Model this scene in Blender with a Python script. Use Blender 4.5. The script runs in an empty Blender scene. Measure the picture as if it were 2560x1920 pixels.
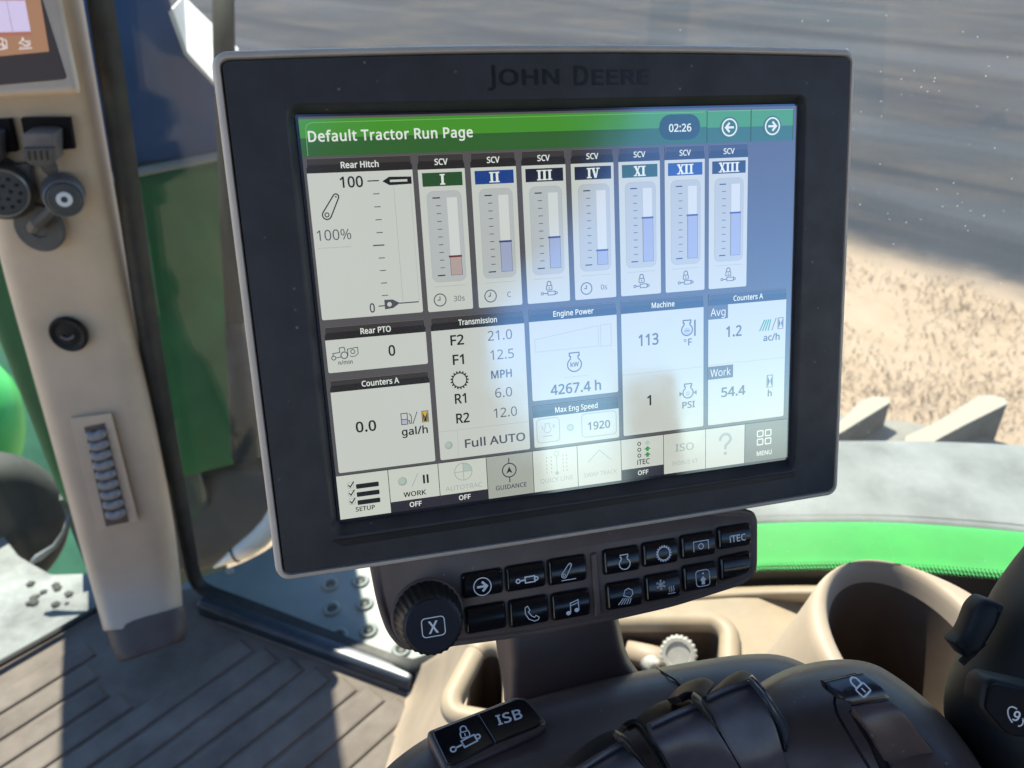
import bpy, bmesh, math, random
from mathutils import Vector as V, Matrix, noise
from mathutils.geometry import tessellate_polygon

random.seed(7)
scene = bpy.context.scene
col = scene.collection

# ------------------------------------------------------------------ camera, light, exposure
PITCH = math.radians(32)
CAM = V((0, 0, 1.05))
RT, UP, FW = V((1, 0, 0)), V((0, math.sin(PITCH), math.cos(PITCH))), V((0, math.cos(PITCH), -math.sin(PITCH)))
cam_d = bpy.data.cameras.new('camera')
cam_d.sensor_width = 36
cam_d.lens = 1960 / 2560 * 36
cam_d.clip_start = 0.01
cam_d.clip_end = 400
cam_d.dof.use_dof = True
cam_d.dof.focus_distance = 0.345
cam_d.dof.aperture_fstop = 14
cam_o = bpy.data.objects.new('camera', cam_d)
cam_o.location = CAM
cam_o.rotation_euler = (math.radians(90) - PITCH, 0, 0)
col.objects.link(cam_o)
scene.camera = cam_o

SUN_EL = math.radians(58)
SUN_AZ = V((-0.42, 0.907, 0)).normalized()
SUN = V((SUN_AZ.x * math.cos(SUN_EL), SUN_AZ.y * math.cos(SUN_EL), math.sin(SUN_EL)))
world = bpy.data.worlds.new('World')
scene.world = world
world.use_nodes = True
wn = world.node_tree.nodes
sky = wn.new('ShaderNodeTexSky')
sky.sky_type = 'NISHITA'
sky.sun_disc = False
sky.sun_elevation = SUN_EL
sky.sun_rotation = math.atan2(SUN_AZ.x, SUN_AZ.y) % (2 * math.pi)
sky.air_density = 1.0
sky.dust_density = 0.05
sky.ozone_density = 4.5
bgn = wn['Background']
bgn.inputs['Strength'].default_value = 0.105
world.node_tree.links.new(sky.outputs[0], bgn.inputs['Color'])
sun_d = bpy.data.lights.new('sun', 'SUN')
sun_d.energy = 4.4
sun_d.angle = math.radians(0.6)
sun_d.color = (1.0, 0.90, 0.75)
sun_o = bpy.data.objects.new('sun', sun_d)
sun_o.location = (0, 0, 6)
sun_o.rotation_euler = (-SUN).to_track_quat('-Z', 'Y').to_euler()
col.objects.link(sun_o)
EXPO = 1.6
vs = scene.view_settings
vs.view_transform = 'Standard'
vs.look = 'None'
vs.exposure = EXPO
vs.gamma = 1
vs.use_curve_mapping = False
scene.cycles.max_bounces = 10
scene.cycles.transparent_max_bounces = 12
scene.cycles.use_denoising = True

# ------------------------------------------------------------------ helpers: sight lines onto real planes
def ray(px, py):
    k = 2560 / 2212
    return FW + RT * ((px * k - 1280) / 1960) - UP * ((py * k - 960) / 1960)
def onz(px, py, z):                      # the point of the horizontal plane at height z
    d = ray(px, py)
    return CAM + d * ((z - CAM.z) / d.z)
def onp(px, py, p0, n):                  # the point of any plane
    d = ray(px, py)
    return CAM + d * ((p0 - CAM).dot(n) / d.dot(n))
def at(px, py, depth):
    return CAM + ray(px, py) * depth
EF, ER = V((-0.917, 0.398, 0)), V((0.398, 0.917, 0))   # the tractor's forward and right-hand directions
def tr(f, r, z):
    return EF * f + ER * r + V((0, 0, z))

# ------------------------------------------------------------------ materials
def nodes_of(m):
    m.use_nodes = True
    return m.node_tree.nodes, m.node_tree.links
def plastic(name, rgb, rough=0.5, spec=0.5, metal=0.0, var=0.0, vscale=20, bump=0.0, bscale=400, dust=None, coat=0.0, stretch=None, detail=4, specks=0.0):
    m = bpy.data.materials.new(name)
    N, L = nodes_of(m)
    b = N['Principled BSDF']
    b.inputs['Base Color'].default_value = (*rgb, 1)
    b.inputs['Roughness'].default_value = rough
    b.inputs['Specular IOR Level'].default_value = spec
    b.inputs['Metallic'].default_value = metal
    b.inputs['Coat Weight'].default_value = coat
    b.inputs['Coat Roughness'].default_value = 0.06
    tc = N.new('ShaderNodeTexCoord')
    src = tc.outputs['Object']
    if stretch:
        mp = N.new('ShaderNodeMapping')
        mp.inputs['Scale'].default_value = stretch[0]
        mp.inputs['Rotation'].default_value = (0, 0, stretch[1])
        L.new(src, mp.inputs['Vector'])
        src = mp.outputs[0]
    if var or dust:
        n = N.new('ShaderNodeTexNoise')
        n.inputs['Scale'].default_value = vscale
        n.inputs['Detail'].default_value = detail
        n.inputs['Roughness'].default_value = 0.65
        L.new(src, n.inputs['Vector'])
        mx = N.new('ShaderNodeMix')
        mx.data_type = 'RGBA'
        lo = dust if dust else tuple(c * (1 - var) for c in rgb)
        hi = rgb if dust else tuple(min(1, c * (1 + var)) for c in rgb)
        mx.inputs['A'].default_value = (*hi, 1)
        mx.inputs['B'].default_value = (*lo, 1)
        r = N.new('ShaderNodeMapRange')
        r.inputs['From Min'].default_value = 0.35
        r.inputs['From Max'].default_value = 0.68
        r.inputs['To Max'].default_value = var if dust else 1
        L.new(n.outputs['Fac'], r.inputs['Value'])
        L.new(r.outputs[0], mx.inputs['Factor'])
        L.new(mx.outputs['Result'], b.inputs['Base Color'])
        rr = N.new('ShaderNodeMapRange')
        rr.inputs['To Min'].default_value = max(0.02, rough - 0.08)
        rr.inputs['To Max'].default_value = min(1, rough + 0.12)
        L.new(n.outputs['Fac'], rr.inputs['Value'])
        L.new(rr.outputs[0], b.inputs['Roughness'])
    if specks:                            # scattered grains of pale dust
        vo = N.new('ShaderNodeTexVoronoi')
        vo.inputs['Scale'].default_value = specks
        L.new(src, vo.inputs['Vector'])
        d1 = N.new('ShaderNodeMapRange')
        d1.inputs['From Min'].default_value = .16
        d1.inputs['From Max'].default_value = .06
        d1.inputs['To Max'].default_value = .45
        L.new(vo.outputs['Distance'], d1.inputs['Value'])
        sp = N.new('ShaderNodeSeparateColor')
        L.new(vo.outputs['Color'], sp.inputs[0])
        gt = N.new('ShaderNodeMapRange')
        gt.inputs['From Min'].default_value = .86
        gt.inputs['From Max'].default_value = 1
        L.new(sp.outputs[0], gt.inputs['Value'])
        ml = N.new('ShaderNodeMath')
        ml.operation = 'MULTIPLY'
        L.new(d1.outputs[0], ml.inputs[0])
        L.new(gt.outputs[0], ml.inputs[1])
        dx_ = N.new('ShaderNodeMix')
        dx_.data_type = 'RGBA'
        L.new(ml.outputs[0], dx_.inputs['Factor'])
        if b.inputs['Base Color'].is_linked:
            L.new(b.inputs['Base Color'].links[0].from_socket, dx_.inputs['A'])
        else:
            dx_.inputs['A'].default_value = (*rgb, 1)
        dx_.inputs['B'].default_value = (.34, .32, .29, 1)
        L.new(dx_.outputs['Result'], b.inputs['Base Color'])
    if bump:
        n2 = N.new('ShaderNodeTexNoise')
        n2.inputs['Scale'].default_value = bscale
        n2.inputs['Detail'].default_value = 3
        L.new(src, n2.inputs['Vector'])
        bp = N.new('ShaderNodeBump')
        bp.inputs['Strength'].default_value = bump
        bp.inputs['Distance'].default_value = 0.3 / bscale
        L.new(n2.outputs['Fac'], bp.inputs['Height'])
        L.new(bp.outputs[0], b.inputs['Normal'])
    return m
SCREEN_IOR, SCREEN_ROUGH = 2.8, 0.09
_glow = {}
def glow(name, rgb, gain=1.0, tinted=True):           # a colour shown by the lit display, under its own cover glass
    if name in _glow:
        return _glow[name]
    m = bpy.data.materials.new('display_' + name)
    N, L = nodes_of(m)
    b = N['Principled BSDF']
    b.inputs['Base Color'].default_value = (0.016, 0.016, 0.017, 1)
    b.inputs['Roughness'].default_value = SCREEN_ROUGH
    b.inputs['IOR'].default_value = SCREEN_IOR if tinted else 1.4
    b.inputs['Specular Tint'].default_value = (.50, .74, 1.0, 1) if tinted else (1, 1, 1, 1)      # tint puts the sky's missing blue into the screen reflections
    b.inputs['Emission Color'].default_value = (*rgb, 1)
    b.inputs['Emission Strength'].default_value = gain * 2 ** (-EXPO)
    if tinted:                            # faint finger smears in the gloss of the glass
        tc = N.new('ShaderNodeTexCoord')
        n = N.new('ShaderNodeTexNoise')
        n.inputs['Scale'].default_value = 28
        n.inputs['Detail'].default_value = 5
        L.new(tc.outputs['Object'], n.inputs['Vector'])
        r = N.new('ShaderNodeMapRange')
        r.inputs['From Min'].default_value = .35
        r.inputs['From Max'].default_value = .7
        r.inputs['To Min'].default_value = .06
        r.inputs['To Max'].default_value = .17
        L.new(n.outputs['Fac'], r.inputs['Value'])
        L.new(r.outputs[0], b.inputs['Roughness'])
    _glow[name] = m
    return m
def ink(name, rgb, rough=0.45):
    return plastic(name, rgb, rough)

# ------------------------------------------------------------------ objects
def link_mesh(name, verts, faces, mats, parent=None, origin=V((0, 0, 0)), midx=None, smooth=False):
    me = bpy.data.meshes.new(name)
    me.from_pydata([tuple(V(v) - origin) for v in verts], [], [tuple(f) for f in faces])
    if not isinstance(mats, (list, tuple)):
        mats = [mats]
    for m in mats:
        me.materials.append(m)
    if midx:
        for p, i in zip(me.polygons, midx):
            p.material_index = i
    me.validate()
    if smooth:
        for p in me.polygons:
            p.use_smooth = True
    o = bpy.data.objects.new(name, me)
    col.objects.link(o)
    if parent is not None:
        o.parent = parent
    else:
        o.location = origin
    return o
def recalc(o):
    bm = bmesh.new()
    bm.from_mesh(o.data)
    bmesh.ops.recalc_face_normals(bm, faces=bm.faces)
    bm.to_mesh(o.data)
    bm.free()
    return o
class Thing:                              # an Empty at the thing's base, with its parts as children
    def __init__(s, name, label, cat, origin, group=None):
        s.o = bpy.data.objects.new(name, None)
        s.o.empty_display_size = 0.02
        s.origin = V(origin)
        s.o.location = s.origin
        col.objects.link(s.o)
        tag(s.o, label, cat, group)
    def part(s, name, verts, faces, mats, under=None, midx=None, smooth=False, label=None):
        o = link_mesh(name, verts, faces, mats, under or s.o, s.origin, midx, smooth)
        if label:
            o['label'] = label
        return o
def tag(o, label, cat, group=None, kind=None):
    if label: o['label'] = label
    if cat: o['category'] = cat
    if group: o['group'] = group
    if kind: o['kind'] = kind
    return o
def mod_bevel(o, w, seg=3, ang=35):
    m = o.modifiers.new('bevel', 'BEVEL'); m.width = w; m.segments = seg
    m.limit_method = 'ANGLE'; m.angle_limit = math.radians(ang)
    m.harden_normals = False
    for p in o.data.polygons: p.use_smooth = True
    return o
def mod_sub(o, n=2):
    m = o.modifiers.new('sub', 'SUBSURF'); m.levels = n; m.render_levels = n
    for p in o.data.polygons: p.use_smooth = True
    return o
def mod_solid(o, t, off=-1.0):
    m = o.modifiers.new('solid', 'SOLIDIFY'); m.thickness = t; m.offset = off
    return o

class Frame:                              # a flat working plane: u to the right, v downwards, h out of it
    def __init__(s, o, x, y, n, su=1.0, sv=1.0):
        s.o, s.x, s.y, s.n, s.su, s.sv = V(o), V(x).normalized(), V(y).normalized(), V(n).normalized(), su, sv
    def p(s, u, v, h=0.0):
        return s.o + s.x * (u * s.su) - s.y * (v * s.sv) + s.n * h

def rrect(x0, y0, x1, y1, r, k=5, m=1, bow=0.0):
    pts = []
    cs = [(x1 - r, y0 + r, -90), (x1 - r, y1 - r, 0), (x0 + r, y1 - r, 90), (x0 + r, y0 + r, 180)]
    for i, (cx, cy, a) in enumerate(cs):
        for j in range(k + 1):
            t = math.radians(a + 90 * j / k)
            pts.append((cx + r * math.cos(t), cy + r * math.sin(t)))
        n = cs[(i + 1) % 4]
        t = math.radians(a + 90)
        p0 = (cx + r * math.cos(t), cy + r * math.sin(t))
        p1 = (n[0] + r * math.cos(t), n[1] + r * math.sin(t))
        for j in range(1, m):
            pts.append((p0[0] + (p1[0] - p0[0]) * j / m, p0[1] + (p1[1] - p0[1]) * j / m))
    if bow:
        w = (x1 - x0) / 2; c = (x0 + x1) / 2; mid = (y0 + y1) / 2
        pts = [(x, y - bow * (1 - ((x - c) / w) ** 2) * (1 if y < mid else -0.35)) for x, y in pts]
    return pts
def rpoly(pts, r, k=4):                   # a polygon with rounded corners
    out = []
    n = len(pts)
    for i in range(n):
        p = V((*pts[i], 0)); a = V((*pts[i - 1], 0)); b = V((*pts[(i + 1) % n], 0))
        ri = r[i] if isinstance(r, (list, tuple)) else r
        da, db = (a - p), (b - p)
        la, lb = da.length, db.length
        d = min(ri, la * 0.49, lb * 0.49)
        if d < 1e-9:
            out.append((p.x, p.y)); continue
        A, B = p + da.normalized() * d, p + db.normalized() * d
        for j in range(k + 1):
            t = j / k
            q = A * (1 - t) ** 2 + p * 2 * t * (1 - t) + B * t * t
            out.append((q.x, q.y))
    return out
def inset(pts, d):
    n = len(pts)
    area = sum(pts[i][0] * pts[(i + 1) % n][1] - pts[(i + 1) % n][0] * pts[i][1] for i in range(n))
    s = 1 if area > 0 else -1
    out = []
    for i in range(n):
        a, p, b = pts[i - 1], pts[i], pts[(i + 1) % n]
        e1 = V((p[0] - a[0], p[1] - a[1])); e2 = V((b[0] - p[0], b[1] - p[1]))
        if e1.length < 1e-12: e1 = e2
        if e2.length < 1e-12: e2 = e1
        e1.normalize(); e2.normalize()
        n1, n2 = V((-e1.y, e1.x)) * s, V((-e2.y, e2.x)) * s
        m = n1 + n2
        m = m / max(0.3, m.length_squared) * 2 if m.length > 1e-6 else n1
        out.append((p[0] + m.x * d, p[1] + m.y * d))
    return out
def tess(pts):
    return tessellate_polygon([[V((p[0], p[1], 0)) for p in pts]])
class Geo:                                # collects faces, then becomes ONE mesh
    def __init__(s):
        s.v, s.f, s.m, s.mats = [], [], [], []
    def mi(s, mat):
        if mat not in s.mats: s.mats.append(mat)
        return s.mats.index(mat)
    def add(s, verts, faces, mat):
        b = len(s.v); i = s.mi(mat)
        s.v += [V(p) for p in verts]
        for f in faces:
            s.f.append([b + q for q in f]); s.m.append(i)
    def rings(s, F, loops, mat, cap0=True, cap1=True):      # loops: [(2-D outline, height)], all with one point count
        n = len(loops[0][0])
        vs_ = [F.p(x, y, h) for pts, h in loops for x, y in pts]
        fs = []
        for k in range(len(loops) - 1):
            for i in range(n):
                j = (i + 1) % n
                fs.append((k * n + i, k * n + j, (k + 1) * n + j, (k + 1) * n + i))
        if cap0:
            fs += [tuple(t) for t in tess(loops[0][0])]
        if cap1:
            o = (len(loops) - 1) * n
            fs += [tuple(q + o for q in t) for t in tess(loops[-1][0])]
        s.add(vs_, fs, mat)
    def slab(s, F, pts, h0, h1, mat, bev=0.0, seg=3, su=None):
        L = [(pts, h0)]
        if bev > 0:
            for k in range(seg + 1):
                t = math.pi / 2 * k / seg
                L.append((inset(pts, bev / (su or F.su) * (1 - math.cos(t))), h1 - bev + bev * math.sin(t)))
        else:
            L.append((pts, h1))
        s.rings(F, L, mat)
    def lathe(s, p, n, prof, mat, seg=28, x=None, caps=True):           # prof: [(radius, height along n)]
        p, n = V(p), V(n).normalized()
        x = V(x) if x is not None else n.orthogonal()
        x = (x - n * x.dot(n)).normalized(); y = n.cross(x)
        vs_, fs = [], []
        for r, h in prof:
            for i in range(seg):
                a = 2 * math.pi * i / seg
                vs_.append(p + n * h + (x * math.cos(a) + y * math.sin(a)) * r)
        for k in range(len(prof) - 1):
            for i in range(seg):
                j = (i + 1) % seg
                fs.append((k * seg + i, k * seg + j, (k + 1) * seg + j, (k + 1) * seg + i))
        if caps:
            fs.append(tuple(range(seg))[::-1]); o = (len(prof) - 1) * seg
            fs.append(tuple(o + i for i in range(seg)))
        s.add(vs_, fs, mat)
    def tube(s, pts, r, mat, seg=10):
        pts = [V(p) for p in pts]
        vs_, fs = [], []
        prev = None
        for i, p in enumerate(pts):
            t = ((pts[min(i + 1, len(pts) - 1)] - pts[max(i - 1, 0)])).normalized()
            x = t.orthogonal() if prev is None else (prev - t * prev.dot(t))
            x.normalize(); prev = x; y = t.cross(x)
            ri = r[i] if isinstance(r, (list, tuple)) else r
            for k in range(seg):
                a = 2 * math.pi * k / seg
                vs_.append(p + (x * math.cos(a) + y * math.sin(a)) * ri)
        for i in range(len(pts) - 1):
            for k in range(seg):
                j = (k + 1) % seg
                fs.append((i * seg + k, i * seg + j, (i + 1) * seg + j, (i + 1) * seg + k))
        fs.append(tuple(range(seg))[::-1]); o = (len(pts) - 1) * seg
        fs.append(tuple(o + k for k in range(seg)))
        s.add(vs_, fs, mat)
    def box(s, c, x, y, z, mat):                             # half-extent vectors
        c, x, y, z = V(c), V(x), V(y), V(z)
        vs_ = [c + x * a + y * b + z * d for a in (-1, 1) for b in (-1, 1) for d in (-1, 1)]
        s.add(vs_, [(0, 1, 3, 2), (4, 6, 7, 5), (0, 4, 5, 1), (2, 3, 7, 6), (0, 2, 6, 4), (1, 5, 7, 3)], mat)
    def ridge(s, rows, mat, close=False):
        w = len(rows[0])
        fs = []
        for i in range(len(rows) - 1):
            for j in range(w - 1 + (1 if close else 0)):
                k = (j + 1) % w
                fs.append((i * w + j, i * w + k, (i + 1) * w + k, (i + 1) * w + j))
        s.add([p for r in rows for p in r], fs, mat)
    def top(s, name, label, cat, origin=None, group=None, kind=None, smooth=False, fix=True):
        org = V(origin) if origin is not None else V((sum(p.x for p in s.v) / len(s.v), sum(p.y for p in s.v) / len(s.v), min(p.z for p in s.v)))
        o = link_mesh(name, s.v, s.f, s.mats, None, org, s.m, smooth)
        if fix: recalc(o)
        return tag(o, label, cat, group, kind)
    def part(s, T, name, under=None, smooth=False, label=None, fix=True):
        o = T.part(name, s.v, s.f, s.mats, under, s.m, smooth, label)
        if fix: recalc(o)
        return o

class Lay(Geo):                           # flat marks, lettering and symbols on a Frame, in thin layers
    def __init__(s, F, h=0.0, step=0.00012):
        super().__init__()
        s.F, s.h, s.step = F, h, step
    def H(s, z): return s.h + z * s.step
    def poly(s, pts, mat, z=0):
        s.add([s.F.p(x, y, s.H(z)) for x, y in pts], [tuple(t) for t in tess(pts)], mat)
    def rect(s, x0, y0, x1, y1, mat, z=0, r=0):
        s.poly(rrect(x0, y0, x1, y1, r, 4) if r else [(x0, y0), (x1, y0), (x1, y1), (x0, y1)], mat, z)
    def disc(s, cx, cy, r, mat, z=0, ry=None, n=24):
        s.poly([(cx + r * math.cos(2 * math.pi * i / n), cy + (ry or r) * math.sin(2 * math.pi * i / n)) for i in range(n)], mat, z)
    def line(s, pts, w, mat, z=0, close=False):
        n = len(pts)
        def nrm(a, b):
            d = V((b[0] - a[0], b[1] - a[1])); d.normalize(); return V((-d.y, d.x))
        A, B = [], []
        for i in range(n):
            p = V(pts[i])
            if close or 0 < i < n - 1:
                n1, n2 = nrm(pts[i - 1], pts[i]), nrm(pts[i], pts[(i + 1) % n])
                m = n1 + n2
                m = m / max(0.35, m.length_squared) * 2
            elif i == 0: m = nrm(pts[0], pts[1])
            else: m = nrm(pts[-2], pts[-1])
            A.append(p + m * w / 2); B.append(p - m * w / 2)
        vs_ = [s.F.p(q.x, q.y, s.H(z)) for q in A + B]
        fs = []
        for i in range(n if close else n - 1):
            j = (i + 1) % n
            fs.append((i, j, n + j, n + i))
        s.add(vs_, fs, mat)
    def ring(s, cx, cy, r, w, mat, z=0, a0=0, a1=360, n=32, ry=None, rot=0):
        full = abs(a1 - a0) >= 359.9
        k = n if full else n + 1
        pts = []
        for i in range(k):
            a = math.radians(a0 + (a1 - a0) * i / n)
            x, y = r * math.cos(a), (ry or r) * math.sin(a)
            c, q = math.cos(rot), math.sin(rot)
            pts.append((cx + x * c - y * q, cy + x * q + y * c))
        s.line(pts, w, mat, z, full)
    def text(s, t, u, v, cap, mat, z=0, bold=False, align='l', width=None, rot=0.0, space=0.0):
        G = GLB if bold else GLR
        k = cap / 0.5726
        x, out = 0.0, []
        for c in t:
            if c == ' ':
                x += 0.21 + space; continue
            adv, pts, trs = G[c]
            out.append((x, pts, trs)); x += adv + space
        w = x * k
        kx = k * (width / w if width else 1)
        w = width or w
        off = {'l': 0, 'c': -w / 2, 'r': -w}[align]
        ca, sa = math.cos(rot), math.sin(rot)
        for gx, pts, trs in out:
            q = [((gx + a) * kx + off, -b * k) for a, b in pts]
            q = [(u + a * ca - b * sa, v + a * sa + b * ca) for a, b in q]
            s.add([s.F.p(a, b, s.H(z)) for a, b in q], trs, mat)
    def emit_part(s, T, name, under=None, label=None):
        return T.part(name, s.v, s.f, s.mats, under, s.m, False, label)
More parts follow.
